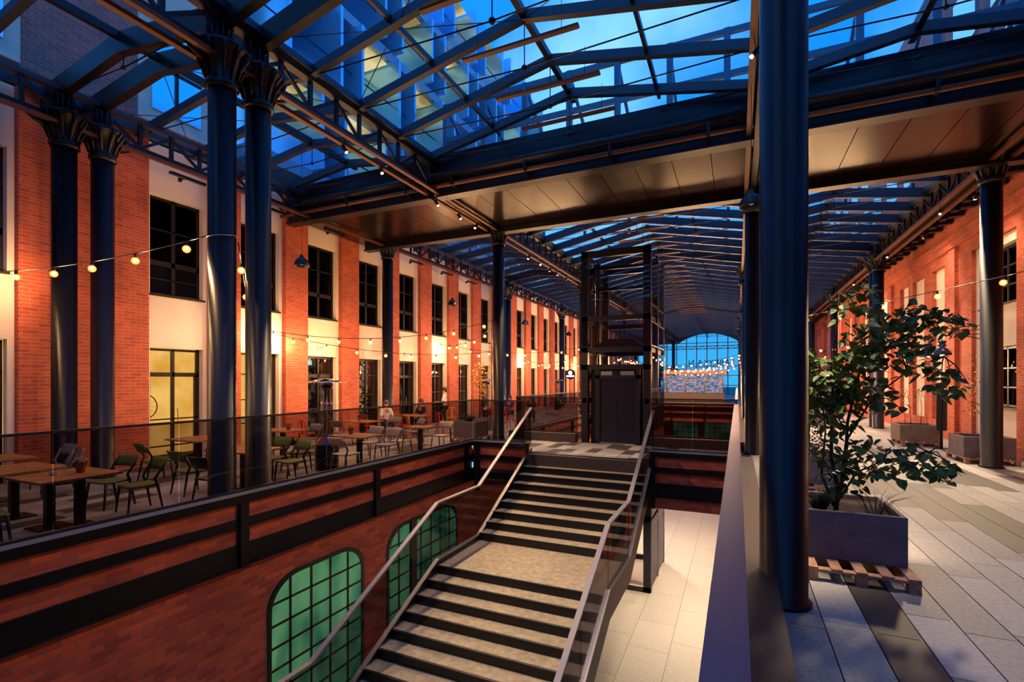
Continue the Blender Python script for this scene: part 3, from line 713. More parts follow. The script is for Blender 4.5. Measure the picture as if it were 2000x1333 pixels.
# ------------------------------------------------------------------ upper buildings seen through the roof
root = empty('upper_building', label='brick and white upper storeys above the cafe facade', cat='building')
B(-12.9, -12.2, -6, 8.9, 7.45, 17).build('wall', brick_up, root)
mb = MB(); g = MB(); f = MB()
for y in bays[:4]:
    mb.box(-12.22, -12.14, y-.1, y+BW+.1, 7.8, 16.8)
    for z in (8.1, 11.2, 14.2):
        g.box(-12.14, -12.1, y+.15, y+BW-.15, z, z+2.1); f.box(-12.1, -12.07, y+.65, y+.72, z, z+2.1).box(-12.1, -12.07, y+.15, y+BW-.15, z+1.0, z+1.06)
mb.build('render_panel', plaster, root); g.build('window', facglass, root); f.build('railing', steel_blk, root)
root = empty('upper_building', label='modern building with lit cream loggias seen through the near roof', cat='building')
B(-16, -13.6, 9.2, 30, 7.45, 22).build('wall', facglass, root)
for zi, z in enumerate((8.4, 11.4, 14.4, 17.4)):
    B(-13.6, -12.0, 9.2, 30, z-.35, z).build('balcony_slab', blue_render, root)
    for yi in range(7):
        y = 9.4+yi*3.0; off = (zi % 2)*.8
        B(-13.58, -13.5, y+off, y+1.9+off, z, z+2.4).build('window', facglass, root)
        if (yi*2+zi) % 3 != 1: B(-13.4, -12.1, y+off+.1, y+1.8+off, z+2.46, z+2.5).build('lit_soffit', cream_room, root)
        B(-13.6, -11.6, y+off-.12, y+off, z, z+2.6).build('fin', cyan_fin, root); B(-13.6, -11.6, y+1.9+off, y+2.02+off, z, z+2.6).build('fin', cyan_fin, root)
    MB().box(-12.02, -12.0, 9.2, 30, z+.95, z+1.0).build('railing', steel, root)
root = empty('upper_building', label='upper storeys of the right building with blue windows', cat='building')
B(7.2, 8, -6, 60, 9.5, 18).build('wall', brick_up, root)
g = MB()
for k in range(22): g.box(7.12, 7.2, -5+k*2.9, -3.2+k*2.9, 10.2, 12.2).box(7.12, 7.2, -5+k*2.9, -3.2+k*2.9, 13.4, 15.4)
g.build('window', facglass, root)
root = empty('skybridge', label='tall blue glazed frame standing above the far roof', cat='building')
mb = MB()
for k in range(11):
    x = -11.1+k*1.8; mb.box(x-.10, x+.10, 17.5, 17.7, 7.7, 13.4).box(x-.05, x+.05, 19.6, 19.7, 7.7, 12.2).bar((x, 17.6, 13.3), (x, 19.65, 12.2), .1, .14)
for z in (8.9, 10.3, 11.9, 13.3): mb.box(-11.2, 7, 17.52, 17.66, z-.09, z+.09)
for z in (9.4, 9.8, 10.9): mb.box(-11.2, 7, 17.56, 17.6, z-.02, z+.02)
for k in range(20): mb.box(-11.1+k*.9-.012, -11.1+k*.9+.012, 17.56, 17.6, 8.9, 10.3)
mb.build('mullions', blue_frame, root); B(-11.2, 7, 17.6, 17.61, 7.8, 13.3).build('glazing', roofglass, root)
# ------------------------------------------------------------------ far end wall
root = empty('wall_north', kind='structure', label='arched glass end wall of the hall with mullions', cat='wall')
def arch_z(x):
    if XL <= x <= XM: q = (x-(XL+XM)/2)/((XM-XL)/2); return 6.55+1.2*(1-q*q)
    return 6.5
x = XF-.6; mb = MB()
while x < XW: mb.box(x-.05, x+.05, YE-.05, YE+.05, 0, arch_z(x)); x += 1.2
for z in (1.2, 2.4, 3.6, 5.75, 6.1, 6.5): mb.box(XF-.7, XW, YE-.04, YE+.04, z-.04, z+.04)
pts = [(XL+(XM-XL)*k/16, YE, arch_z(XL+(XM-XL)*k/16)) for k in range(17)]
mb.tube(pts, .08, 6)
for k in range(20):
    xx = XF+k*.85; mb.bar((xx, YE, 5.78), (xx+.42, YE, 6.08), .04, .05).bar((xx+.42, YE, 6.08), (xx+.85, YE, 5.78), .04, .05)
mb.build('mullions', steel, root)
outl = [(XF-.7, 0), (XW, 0), (XW, 6.5), (XM, 6.5)] + [(p[0], p[2]) for p in pts[::-1]][1:-1] + [(XL, 6.5), (XF-.7, 6.5)]
MB().prism(outl, 1, YE-.01, YE+.0).build('glazing', glassmat('end_glass', (.55, .85, .9), 1.5, k=.6), root)
# wall above the arch
top = [(p[0], p[2]) for p in pts] + [(XM, 8.6), (XL, 8.6)]
MB().prism(top, 1, YE-.1, YE+.1).box(XM, XW, YE-.1, YE+.1, 6.5, 8.6).box(XF-.7, XL, YE-.1, YE+.1, 6.5, 8.6).build('gable_cladding', steel_blk, root)
# letters mounted on the outside: seen reversed from inside
sg = empty('building_sign', (-3.0, YE+.10, 3.72), label='dark capital letters on the end glass seen reversed from inside', cat='sign')
tc_ = bpy.data.curves.new('letters', 'FONT'); tc_.body = 'FABRYKA N'; tc_.size = 1.05; tc_.extrude = .04; tc_.align_x = 'CENTER'; tc_.space_character = 1.08
to = bpy.data.objects.new('letters', tc_); col.objects.link(to); to.parent = sg; tc_.materials.append(steel_blk)
me_ = bpy.data.meshes.new_from_object(to.evaluated_get(bpy.context.evaluated_depsgraph_get())); bpy.data.objects.remove(to); me_.name = 'letters'
to = bpy.data.objects.new('letters', me_); col.objects.link(to); to.parent = sg; to.rotation_euler = (math.pi/2, 0, math.pi)
MB(1).box(-3.2, 3.2, -.03, .03, -.3, -.24).build('mounting_rail', steel_blk, sg)
# outdoors behind
B(-40, 40, YE+.5, 140, -.4, -.05).build('ground', granite, kind='structure', label='street ground outside the end wall', cat='ground')
def leaf_cloud(mb, c, r, n, size, rnd, droop=.3, sq=(1, 1, 1)):
    for k in range(n):
        while True:
            p = Vector((rnd.uniform(-1, 1), rnd.uniform(-1, 1), rnd.uniform(-1, 1)))
            if p.length < 1: break
        p = Vector((c[0]+p.x*r*sq[0], c[1]+p.y*r*sq[1], c[2]+p.z*r*sq[2])); leaf(mb, p, size*rnd.uniform(.7, 1.25), rnd, droop)
def leaf(mb, p, sz, rnd, droop=.5):
    a = rnd.uniform(0, 2*math.pi); d = Vector((math.cos(a), math.sin(a), -rnd.uniform(droop*.5, droop*2.5))).normalized()
    s_ = d.cross(Vector((rnd.uniform(-.5, .5), rnd.uniform(-.5, .5), 1))).normalized(); n_ = s_.cross(d)
    P = [p, p+d*.22*sz+s_*.42*sz+n_*.06*sz, p+d*.62*sz+s_*.34*sz+n_*.04*sz, p+d*1.1*sz, p+d*.62*sz-s_*.34*sz+n_*.04*sz, p+d*.22*sz-s_*.42*sz+n_*.06*sz, p+d*.5*sz-n_*.05*sz]
    mb._add(P, [(0, 1, 2, 6), (6, 2, 3), (6, 3, 4), (0, 6, 4, 5)], False)
for i, (x, y, h) in enumerate(((-9, 78, 4.2), (-5.5, 82, 3.2), (2.2, 80, 4.6), (6, 76, 5))):
    r_ = empty('street_tree', (x, y, 0), label='leafy street tree outside the end wall, %s of four from the cafe side' % ORD[i], cat='tree', group='trees outside the end wall')
    rnd = random.Random(i+50); MB(1).tube([(0, 0, 0), (.1, 0, h*.5)], [.25, .12], 8).build('trunk', bark, r_)
    mb = MB(1); leaf_cloud(mb, (0, 0, h*.68), h*.33, 700, .32, rnd); mb.build('foliage', leaf_d, r_)

# ------------------------------------------------------------------ elevator
EX0, EX1, EY0, EY1 = -4.32, -2.27, 14.5, 17.3
el = empty('elevator_tower', ((EX0+EX1)/2, EY0, ZL), label='dark steel framed glass elevator tower with double sliding door', cat='elevator')
def E_(mb, name, mat, **k):
    mb.v = [(x-(EX0+EX1)/2, y-EY0, z-ZL) for x, y, z in mb.v]; o = mb.build(name, mat, el); return o
for x in (EX0, EX1-.2):
    for y in (EY0, EY1-.2, (EY0+EY1)/2): E_(B(x, x+.2, y, y+.2, ZL, 5.78), 'post', steel)
for z in (5.58, 3.66, 2.72, 2.2, -.3, -2.2, ZL):
    for y in (EY0, EY1-.12): E_(B(EX0, EX1, y, y+.12, z, z+(.2 if z > 5 else .15)), 'cross_beam', steel)
for z in (5.58, 3.66, 2.72, 1.2, -.3, -2.2, ZL):
    for x in (EX0+.04, EX1-.16): E_(B(x, x+.12, EY0, EY1, z, z+.14), 'side_beam', steel)
for z in (5.0, 4.3): E_(B(EX0, EX1, EY0+1.4, EY0+1.5, z+.5, z+.6), 'cross_beam', steel)
for x in (EX0-.015, EX1+.005):
    for a, b_ in ((EY0+.1, EY0+1.38), (EY0+1.42, EY1-.1)):
        for z0, z1 in ((ZL+.1, -2.2), (-2.1, -.3), (0, 1.2), (1.3, 2.7), (2.85, 3.66), (3.8, 5.6)):
            E_(B(x, x+.012, a, b_, z0, z1), 'glass_panel', elevglass)
E_(MB().box(EX0, EX1, EY0-.012, EY0, 2.9, 3.66).box(EX0, EX1, EY0-.012, EY0, 3.82, 5.58), 'front_glass', winglass)
mb = MB()   # lit metal edges of the side glazing
for y in (EY0+.06, EY0+1.4, EY1-.05): mb.box(EX1+.01, EX1+.03, y-.02, y+.02, ZL, 5.7)
for z in (3.6, 1.1, 2.9, -.35, -2.25, -2.4): mb.box(EX1+.01, EX1+.03, EY0, EY1, z-.015, z+.015)
E_(mb, 'glazing_strips', alu)
E_(B(-3.86, -3.74, EY0-.04, EY0+.08, 0, 2.2), 'door_jamb', steel); E_(B(-2.68, -2.56, EY0-.04, EY0+.08, 0, 2.2), 'door_jamb', steel)
E_(B(-3.86, -2.56, EY0-.04, EY0+.08, 1.93, 2.03), 'door_header', steel)
E_(MB().box(-3.70, -3.36, EY0-.05, EY0+.0, 2.03, 2.15).box(-3.12, -2.72, EY0-.05, EY0, 2.03, 2.15), 'header_panel', alu)
E_(B(-3.36, -3.12, EY0-.06, EY0, 2.02, 2.16), 'floor_display', steel_blk)
E_(B(-3.735, -3.215, EY0, EY0+.04, .03, 1.93), 'door_leaf', darkdoor); E_(B(-3.205, -2.685, EY0+.004, EY0+.044, .03, 1.93), 'door_leaf', darkdoor)
E_(B(-3.74, -2.68, EY0-.08, EY0+.06, 0, .03), 'door_sill', alu)
E_(MB().bar((EX0+.1, EY0+.2, .1), (-3.86, EY0+.2, 1.6), .05, .05).bar((EX0+.1, EY0+.2, 1.6), (-3.86, EY0+.2, 2.7), .05, .05).tube([(EX0+.2, EY0+1.0, .1), (EX0+.2, EY0+1.0, 5.5)], .04, 6).tube([(-2.5, EY0+1.0, .1), (-2.5, EY0+1.0, 5.5)], .03, 6), 'guide_rails', steel)
E_(MB().prism([(EX0+.2, 2.88), (EX1-.25, 2.88), (-2.9, 3.15), (-3.7, 3.15)], 1, EY0+.5, EY0+1.3), 'machine_frame', steel_blk)
E_(B(EX0+.25, EX1-.25, EY0+.2, EY1-.5, -.1, 2.3), 'cabin', steel_blk)
E_(MB().box(EX0-.5, EX1, EY0+.0, EY0-.3, -.3, -.014), 'threshold_slab', granite)

# ------------------------------------------------------------------ pendant domes
pd = empty('pendant_lamp', (0, 0, 0), cat='lamp')
prof = [(.03, .30), (.05, .28), (.06, .22), (.12, .19), (.17, .12), (.195, .02), (.20, 0), (.19, 0), (.16, .1), (.1, .17), (.02, .18)]
MB(1).lathe(prof, n=24).build('shade', steel_blk, pd)
MB(1).tube([(0, 0, 0), (0, 0, 3.05)], .006, 5).build('cord', steel_blk, pd).location.z = .3
MB(1).ball((0, 0, .08), .05).build('bulb', paint_w, pd)
first = True; k1 = 0
for X, nm in ((-9.41, 'over the cafe terrace'), (.20, 'beside the near column row')):
    for k, Y in enumerate((8.55, 15.35, 22.1, 28.9, 35.7, 42.5)):
        o_ = pd if first else fast_copy(pd); first = False
        if X > 0:
            for ch in o_.children:
                if ch.name.startswith('cord'): ch.scale.z = .61
        o_.location = (X*S, Y*S, 4.6*S); o_['label'] = 'dark dome pendant lamp hanging %s, %s from the camera' % (nm, ORD[k]); o_['category'] = 'lamp'; o_['group'] = 'dome pendant lamps'
KIDS.clear()

# ------------------------------------------------------------------ festoon strings
def festoon(p0, p1, sag, nb, label, seed=0, hang=()):
    rnd = random.Random(seed); root = empty('string_light', p0, label=label, cat='string light', group='festoon strings of warm bulbs')
    def P(t): return Vector([(p1[i]-p0[i])*t for i in range(3)]) - Vector((0, 0, sag*4*t*(1-t)))
    MB().tube([P(k/20) for k in range(21)], .009, 5).build('cable', steel_blk, root)
    for q_, zt_ in hang:
        MB().tube([(q_[0]-p0[0], q_[1]-p0[1], q_[2]-p0[2]), (q_[0]-p0[0], q_[1]-p0[1], zt_-p0[2])], .006, 4).build('hanger_wire', steel_blk, root)
    for k in range(nb):
        t = (k+.5)/nb + rnd.uniform(-.01, .01); q = P(t)
        sk = MB().lathe([(.014, -.01), (.02, -.02), (.02, -.07), (.016, -.075)], tuple(q), n=8).build('socket', steel_blk, root)
        bo = MB().ball((q.x, q.y, q.z-.115), .055, 12, 8).build('bulb', bulb_m, sk); MB().ball((q.x, q.y, q.z-.108), .026, 8, 6, (1, 1, 1.1)).build('filament', filament_m, sk)
        pl = bpy.data.lights.get('filament') or bpy.data.lights.new('filament', 'POINT'); pl.energy = BULB_E; pl.color = (1, .55, .24); pl.shadow_soft_size = .012
        po_ = bpy.data.objects.new('filament', pl); col.objects.link(po_); po_.parent = root; po_.location = (q.x*S, q.y*S, (q.z-.158)*S)
    return root
def ring(X, Y, Z, lab):
    mb = MB(1); mb.tube([((R+.012)*S*math.cos(a*math.pi/10), (R+.012)*S*math.sin(a*math.pi/10), .04*math.sin(a*math.pi/10)) for a in range(21)], .009, 5, False)
    o = mb.build('cable_loop', alu, label=lab, cat='cable loop'); o.location = (X*S, Y*S, Z*S)
ring(XL, 4.8, 4.0, 'pale wire looped round the first terrace column')
festoon((XL, 4.62, 3.98), (-11.93, 4.15, 3.82), .10, 5, 'festoon string from the looped column to the facade, nearest the camera', 1)
festoon((XL+.1, 4.98, 3.95), (-11.93, 9.35, 3.3), .35, 6, 'festoon string running back from the looped column to the brick facade', 2)
festoon((-11.93, 9.35, 3.3), (XL, 13.8, 3.78), .42, 8, 'festoon string sagging from the facade to the mid terrace column', 3)
festoon((XL, 14.2, 3.8), (-11.93, 18.3, 3.5), .35, 7, 'festoon string leaving the mid terrace column for the facade', 4)
festoon((-11.93, 9.9, 3.2), (-8.5, 16.5, 2.95), .3, 8, 'low festoon string over the bar tables', 5, [((-8.5, 16.5, 2.95), 7.5)])
festoon((-11.93, 18.3, 3.5), (XL, 24, 3.6), .4, 8, 'festoon string from the facade to the paired terrace columns', 6)
festoon((XL, 24.2, 3.5), (-11.93, 28, 3.2), .5, 8, 'festoon string behind the paired terrace columns', 7)
festoon((-11.93, 27, 3.1), (XL, 33, 3.4), .5, 9, 'festoon string between facade and fourth terrace column', 8)
festoon((XL, 33, 3.5), (-11.93, 38, 3.2), .5, 9, 'festoon string far along the terrace', 9)
festoon((-11.93, 38, 3.2), (XL, 43, 3.4), .5, 9, 'farthest festoon string on the terrace', 10)
festoon((XW-.05, 8.9, 4.0), (2.07, 15.6, 3.72), .12, 6, 'festoon string rising over the planters to the right facade', 11, [((2.07, 15.6, 3.72), 7.5)])
festoon((2.07, 15.6, 3.72), (XM+.0, 18.6, 3.9), .10, 3, 'short festoon string meeting the near column row', 12, [((XM, 18.6, 3.9), 6.62)])
festoon((XM+.2, 23.6, 3.6), (XR-.2, 23.8, 3.5), .35, 9, 'festoon string crossing the gallery at the paired columns', 13)
festoon((XM, 28, 3.1), (XR-.2, 33.0, 3.0), .5, 9, 'festoon string crossing the gallery farther back', 14, [((XM, 28, 3.1), 6.62)])
festoon((XM+.2, 33, 3.3), (XR-.2, 33.2, 3.4), .5, 9, 'festoon string at the fourth gallery column', 15)
festoon((XM, 19.5, 2.6), (XR-.2, 24.0, 3.1), .3, 7, 'low festoon string behind the planters', 16, [((XM, 19.5, 2.6), 6.62)])
for k in range(6):
    festoon((XL, 30+k*1.3, 3.3+.1*(k % 2)), (XM, 30.6+k*1.2, 3.45-.10*k), .62+.07*((k*3) % 4), 17+k % 3, 'festoon string across the hall before the bar kiosk, %s of six' % ORD[k], 20+k, [((XL, 30+k*1.3, 3.3+.1*(k % 2)), 6.62), ((XM, 30.6+k*1.2, 3.45-.10*k), 6.62)])

# ------------------------------------------------------------------ track spotlights along the terrace girder (real lamps)
def add_spot(loc, target, energy, size, color, blend=.4, radius=.05, name='spot_beam', parent=None):
    l = bpy.data.lights.new(name, 'SPOT'); l.energy = energy*SPOT_E; l.spot_size = math.radians(size); l.spot_blend = blend; l.color = color; l.shadow_soft_size = radius
    o = bpy.data.objects.new(name, l); col.objects.link(o); o.location = [c*S for c in loc]
    d = Vector(target)-Vector(loc); o.rotation_euler = d.to_track_quat('-Z', 'Y').to_euler(); return o
WARM = (1.0, .66, .36); WARM2 = (1.0, .74, .46)
def track_spot(loc, target, energy, size, color, label, rad=.05):
    root = empty('track_spotlight', loc, label=label, cat='spotlight', group='track spotlights')
    d = (Vector(target)-Vector(loc)).normalized()
    mb = MB(1); mb.tube([d*-.10, d*.06], .045, 12).tube([d*-.04, Vector((0, 0, .22))], .008, 5); ho_ = mb.build('housing', steel_blk, root)
    MB(1).tube([d*.062, d*.07], .028, 10).build('lens', spotglow, ho_)
    if energy: add_spot([loc[i]+d[i]*.11 for i in range(3)], target, energy, size, color, radius=rad)
spots = [(7.16, (-3.3, 9.5, -1), 500, 60), (8.22, (-3.5, 6.2, -2), 900, 66), (10.3, (-3.2, 11.5, -.5), 420, 62), (11.4, (-3.4, 13, 0), 420, 60), (12.3, (-9.0, 9.5, 0), 900, 90), (16.2, (-9.3, 15, 0), 420, 90), (17.3, (-3.4, 14, 2), 200, 60), (18.4, (-10, 21, 0), 380, 90), (19.2, (-4, 24, 0), 0, 60), (20.4, (-10, 26, 0), 380, 90)]
for k, (y, tg, en, sz) in enumerate(spots):
    track_spot((XL+.12, y, 6.26), tg, en, sz, WARM, 'glowing track spotlight on the terrace girder, %s from the camera' % ORD[k])
# gallery side lamps
gl = [((XR-.14, 16.5, 6.3), (3.6, 10.6, 0), 1500, 62), ((XR-.14, 21.5, 6.3), (3.3, 18, 0), 900, 80), ((XR-.14, 27, 6.3), (3, 26, 0), 800, 90),
      ((XR+.2, 15.4, 6.3), (XW, 17.5, 2.5), 110, 95), ((XR+.2, 19.0, 6.3), (XW, 22, 2.6), 150, 100), ((XR+.2, 27.0, 6.3), (XW, 30, 2.6), 150, 100), ((XR+.2, 37.0, 6.3), (XW, 40, 2.6), 150, 100),
      ((XM-.15, 6.2, 6.3), (-.9, 8.0, ZL), 1300, 50), ((XM-.15, 7.4, 6.3), (-6.5, 3.9, -1.6), 420, 75), ((XM-.15, 13.2, 6.3), (-.9, 12.6, ZL), 0, 40)]  # spot aimed at the lower brick wall is an added warm fill
for k, (p, tg, en, sz) in enumerate(gl):
    track_spot(p, tg, en, sz, WARM2, 'small dark track spotlight aimed %s' % ('at the pale paving before the planters', 'at the paving behind the planters', 'at the far gallery paving', 'at the right facade near the outer column', 'at the white panels of the right facade', 'at the middle of the right facade', 'at the far right facade', 'down into the opening beside the stairs', 'across the opening, added to warm the lower brick wall', 'down past the bridge edge')[k], .3)
# lower level ceiling lamps under the bridge
for k, (x, y) in enumerate(((-.9, 13.2), (-.9, 17.5), (-3.4, 19))):
    r_ = empty('downlight', (x, y, -1.12 if y < 14 else -.4), label='recessed downlight under the %s' % ('bridge', 'gallery edge past the bridge', 'slab behind the elevator')[k], cat='lamp')
    MB(1).lathe([(.09, 0), (.09, .05)], n=16).build('rim', steel_blk, r_); MB(1).lathe([(.07, -.004), (.07, -.001)], n=16).build('lens', spotglow, r_)
    add_spot((x, y, -1.2 if y < 14 else -.5), (x, y, ZL), 420, 130, WARM2, .6)
# facade floodlights under the girder by the cafe wall
for k, Y in enumerate((7.3, 9.6, 11.9, 16.3, 18.6, 20.8)):
    r_ = empty('wall_floodlight', (-11.75, Y, 6.62), label='slim dark floodlight on the cafe facade above the upper windows, %s from the camera' % ORD[k], cat='floodlight', group='slim floodlights above the cafe windows')
    MB(1).box(-.28, -.2, -.03, .03, -.05, .05).bar((-.2, 0, 0), (.12, 0, -.02), .03, .03).box(.05, .15, -.45, .45, -.06, 0).build('body', steel_blk, r_)

# ------------------------------------------------------------------ bar kiosk far back
kb = empty('bar_kiosk', (-3.4, 39.6, 0), label='long bar kiosk with lit shelves and flat canopy at the far opening', cat='kiosk')
B(-3.3, 2.8, -.4, .4, 0, .98, sc=1).build('counter', room_dark, kb)
B(-3.4, 3.0, -.9, 1.6, 2.55, 2.85, sc=1).build('canopy', pbr('canopy_brown', (.16, .06, .05), .6), kb)
B(-3.2, 2.7, 1.4, 1.45, .98, 2.5, sc=1).build('lit_shelves', screen_mix, kb)
for x in (-3.2, -1.7, -.2, 1.3, 2.7): B(x-.05, x+.05, -.1, 0, .98, 2.55, sc=1).build('post', steel_blk, kb)
MB(1).box(-3.2, 2.7, -.06, -.03, 2.1, 2.15).box(-3.2, 2.7, -.06, -.03, 1.3, 1.33).build('glazing_bars', steel_blk, kb)
# round lit sign on the facade
r_ = empty('round_sign', (-11.5, 35.8, 2.3), label='round black bar sign with white disc and lettering on the far facade', cat='sign')
MB(1).lathe([(.42, 0), (.42, .08)], n=32).build('disc', steel_blk, r_); 
for ch in list(r_.children): ch.rotation_euler = (math.radians(90), 0, 0)
o_ = MB(1).lathe([(.17, 0), (.17, .02)], n=24).build('white_disc', signlit, r_); o_.rotation_euler = (math.radians(90), 0, 0); o_.location = (0, -.085, .12)
MB(1).box(-.34, -.20, -.1, -.085, -.2, -.09).box(-.17, -.06, -.1, -.085, -.22, -.09).box(-.03, .08, -.1, -.085, -.22, -.09).box(.11, .2, -.1, -.085, -.22, -.09).box(.23, .33, -.1, -.085, -.2, -.09).build('lettering', signlit, r_)
MB(1).box(-.6, -.4, -.05, -.03, -.02, .02).build('wall_arm', steel_blk, r_)

# ------------------------------------------------------------------ planters, pallets, plants
def pallet(loc, w_, d_, label):
    r_ = empty('wooden_pallet', loc, label=label, cat='pallet', group='wooden pallets under the planters')
    for k in range(5):
        x = -w_/2+.05+k*(w_-.1)/4; B(x-.05, x+.05, 0, d_, .122, .144, sc=1).build('top_board', palletw, r_)
    for k in range(3):
        y = .01+k*(d_-.12)/2
        B(-w_/2, w_/2, y, y+.1, .1, .122, sc=1).build('stringer_board', palletw, r_)
        for j in range(3):
            x = -w_/2+.0+j*(w_-.1)/2; B(x, x+.1, y, y+.1, .022, .1, sc=1).build('block', palletw, r_)
    for j in range(3):
        x = -w_/2+j*(w_-.1)/2; B(x, x+.1, 0, d_, 0, .022, sc=1).build('bottom_board', palletw, r_)
    return r_
def planter(loc, w_, d_, h, z, label, mat=plantercon, mark=False):
    r_ = empty('concrete_planter', (loc[0], loc[1], 0), label=label, cat='planter', group='square concrete planters'); t_ = .05
    r_.location.z = z
    mb = MB(1).box(-w_/2, w_/2, 0, t_, 0, h).box(-w_/2, w_/2, d_-t_, d_, 0, h).box(-w_/2, -w_/2+t_, t_, d_-t_, 0, h).box(w_/2-t_, w_/2, t_, d_-t_, 0, h).box(-w_/2+t_, w_/2-t_, t_, d_-t_, 0, .05)
    o = mb.build('box', mat, r_); bv = o.modifiers.new('b', 'BEVEL'); bv.width = .008; bv.segments = 2; bv.limit_method = 'ANGLE'
    o = B(-w_/2+t_, w_/2-t_, t_, d_-t_, .05, h-.06, sc=1).build('soil', soil, r_)
    return r_
pallet((1.04, 5.42, 0), .96, 1.2, 'pale wooden pallet under the nearest planter')
planter((1.035, 5.73), .93, 1.05, .52, .144, 'nearest square concrete planter holding a big leafy shrub')
def shrub(loc, stems, clouds, lsz, name, label, lmat, seed, z, dens=1.0):
    r_ = empty(name, (loc[0], loc[1], 0), label=label, cat='shrub'); r_.location.z = z; rnd = random.Random(seed)
    mb = MB(1)
    for pts, r0 in stems:
        mb.tube(pts, [r0*(1-.75*i/(len(pts)-1)) for i in range(len(pts))], 7)
    mb.build('stems', bark, r_)
    tw = MB(1); mb = MB(1)
    for c_, r, n, sq in clouds:
        leaf_cloud(mb, c_, r*(1.25 if dens > 1 else 1), int(n*dens), lsz, rnd, .55, sq)
    for c_, r, n, sq in clouds:
        st_ = min((Vector(p) for pts, _ in stems for p in pts[1:]), key=lambda q: (q-Vector(c_)).length)
        for j in range(3):
            e_ = Vector(c_)+Vector((rnd.uniform(-1, 1)*r*sq[0], rnd.uniform(-1, 1)*r*sq[1], rnd.uniform(-.6, .8)*r*sq[2]))
            MB(1).tube([st_, (st_+e_)/2+Vector((0, 0, .05)), e_], [.008, .006, .003], 5).build('twig', bark, r_)
    mb.build('foliage', lmat, r_)
    return r_
# big shrub: trunk in the near planter
sh = [([(0, 0, 0), (.02, 0, .25), (-.04, .02, .6), (-.03, .05, 1.2), (.0, .1, 1.9), (.05, .1, 2.5)], .028), ([(0, 0, .05), (.1, .03, .5), (.12, .05, 1.0), (.25, .1, 1.6), (.5, .15, 2.0), (.75, .15, 2.2)], .024),
      ([(-.02, 0, .05), (-.14, .0, .4), (-.10, 0, .9), (-.15, .05, 1.5)], .018), ([(.02, 0, .1), (.2, .0, .45), (.45, .0, .6), (.85, .0, .72)], .014), ([(.05, .0, .3), (.1, 0, .8), (.35, 0, 1.3), (.7, .1, 1.6), (1.0, .1, 1.75)], .016)]
cl = [((-.15, 0, 1.45), .28, 60, (1, 1, 1)), ((.15, 0, 1.5), .28, 60, (1, 1, 1)), ((.0, .05, 1.15), .22, 34, (1, 1, 1)), ((-.35, 0, 1.2), .18, 20, (1, 1, 1.2)), ((.25, .05, 1.85), .22, 30, (1.2, 1, .9)),
      ((.5, .1, 2.1), .22, 30, (1.2, 1, 1)), ((.15, .1, 2.35), .16, 12, (1, 1, 1)), ((.75, .1, 2.2), .16, 18, (1.2, 1, 1)), ((1.0, .1, 2.1), .14, 16, (1.2, 1, 1.1)), ((.7, .1, 1.75), .2, 22, (1.3, 1, 1)), ((1.02, .1, 1.5), .14, 13, (1.2, 1, 1.3)),
      ((.35, 0, .62), .24, 34, (1.3, 1, .9)), ((.75, 0, .62), .2, 22, (1.4, 1, .9)), ((.98, 0, .55), .12, 9, (1, 1, 1)), ((-.08, 0, .62), .2, 20, (1, 1, 1)), ((.12, 0, .35), .18, 14, (1, 1, 1)), ((.5, 0, 1.25), .14, 6, (1, 1, 1)), ((-.3, 0, 1.75), .15, 10, (1, 1, 1)), ((.3, .1, 2.5), .12, 6, (1, 1, 1))]
shrub((.93, 6.05), sh, cl, .10, 'leafy_shrub', 'tall leafy shrub with heart-shaped leaves in the nearest planter', leaf_g, 4, .60, 3.2)
def tuft(loc, n, h, label, seed, z, mat=grass_m, spread=.12):
    rnd = random.Random(seed); mb = MB(1)
    for k in range(n):
        a = rnd.uniform(0, 6.28); r = rnd.uniform(0, spread*.5); l = rnd.uniform(.6, 1)*h; o = rnd.uniform(.2, 1)*spread*2
        p0 = Vector((r*math.cos(a), r*math.sin(a), 0)); p1 = p0+Vector((o*.4*math.cos(a), o*.4*math.sin(a), l*.7)); p2 = p0+Vector((o*math.cos(a), o*math.sin(a), l))
        mb.tube([p0, p1, p2], [.003, .0025, .001], 3)
    o = mb.build('grass_tuft', mat, label=label, cat='grass', kind='thing'); o.location = (loc[0]*S, loc[1]*S, z); return o
tuft((.78, 6.0), 220, .26, 'green grass tuft beside the shrub stems in the nearest planter', 1, .595)
tuft((1.25, 5.95), 26, .34, 'dry thin stalks at the right of the nearest planter', 2, .595, bark, .16)
planter((1.22, 9.7), .8, 1.0, .52, .144, 'second concrete planter behind the leafy shrub, holding a drooping evergreen')
pallet((1.22, 9.5, 0), .9, 1.2, 'wooden pallet under the second planter behind the shrub')
ev = [([(0, 0, 0), (0, 0, .8), (.05, 0, 1.5)], .02)]
shrub((1.15, 10.1), ev, [((0, 0, .4), .3, 220, (1, 1, 1)), ((-.1, 0, .8), .28, 200, (1, 1, 1)), ((-.1, 0, 1.3), .3, 130, (.9, 1, 1)), ((-.15, 0, 1.75), .22, 90, (1, 1, 1))], .05, 'evergreen_shrub', 'dark drooping evergreen partly hidden by the big column', leaf_d, 8, .6)
planter((3.1, 23.6), 1.0, 1.0, .52, .03, 'far concrete planter behind the evergreen, left side of the gallery')
shrub((3.1, 24.0), ev, [((0, 0, .5), .35, 120, (1, 1, 1)), ((0, 0, 1.0), .35, 100, (1, 1, 1)), ((0, 0, 1.6), .3, 80, (1, 1, 1))], .07, 'evergreen_shrub', 'far bushy shrub in the planter behind the evergreen', leaf_g, 9, .5)
planter((4.75, 17.6), 1.05, 1.05, .52, .144, 'brownish planter with bare stems before the white panels', pbr('planter_warm', (.22, .16, .13), .75, noise=.2, nscale=5))
pallet((4.75, 17.5, 0), 1.0, 1.2, 'pallet under the planter with bare stems')
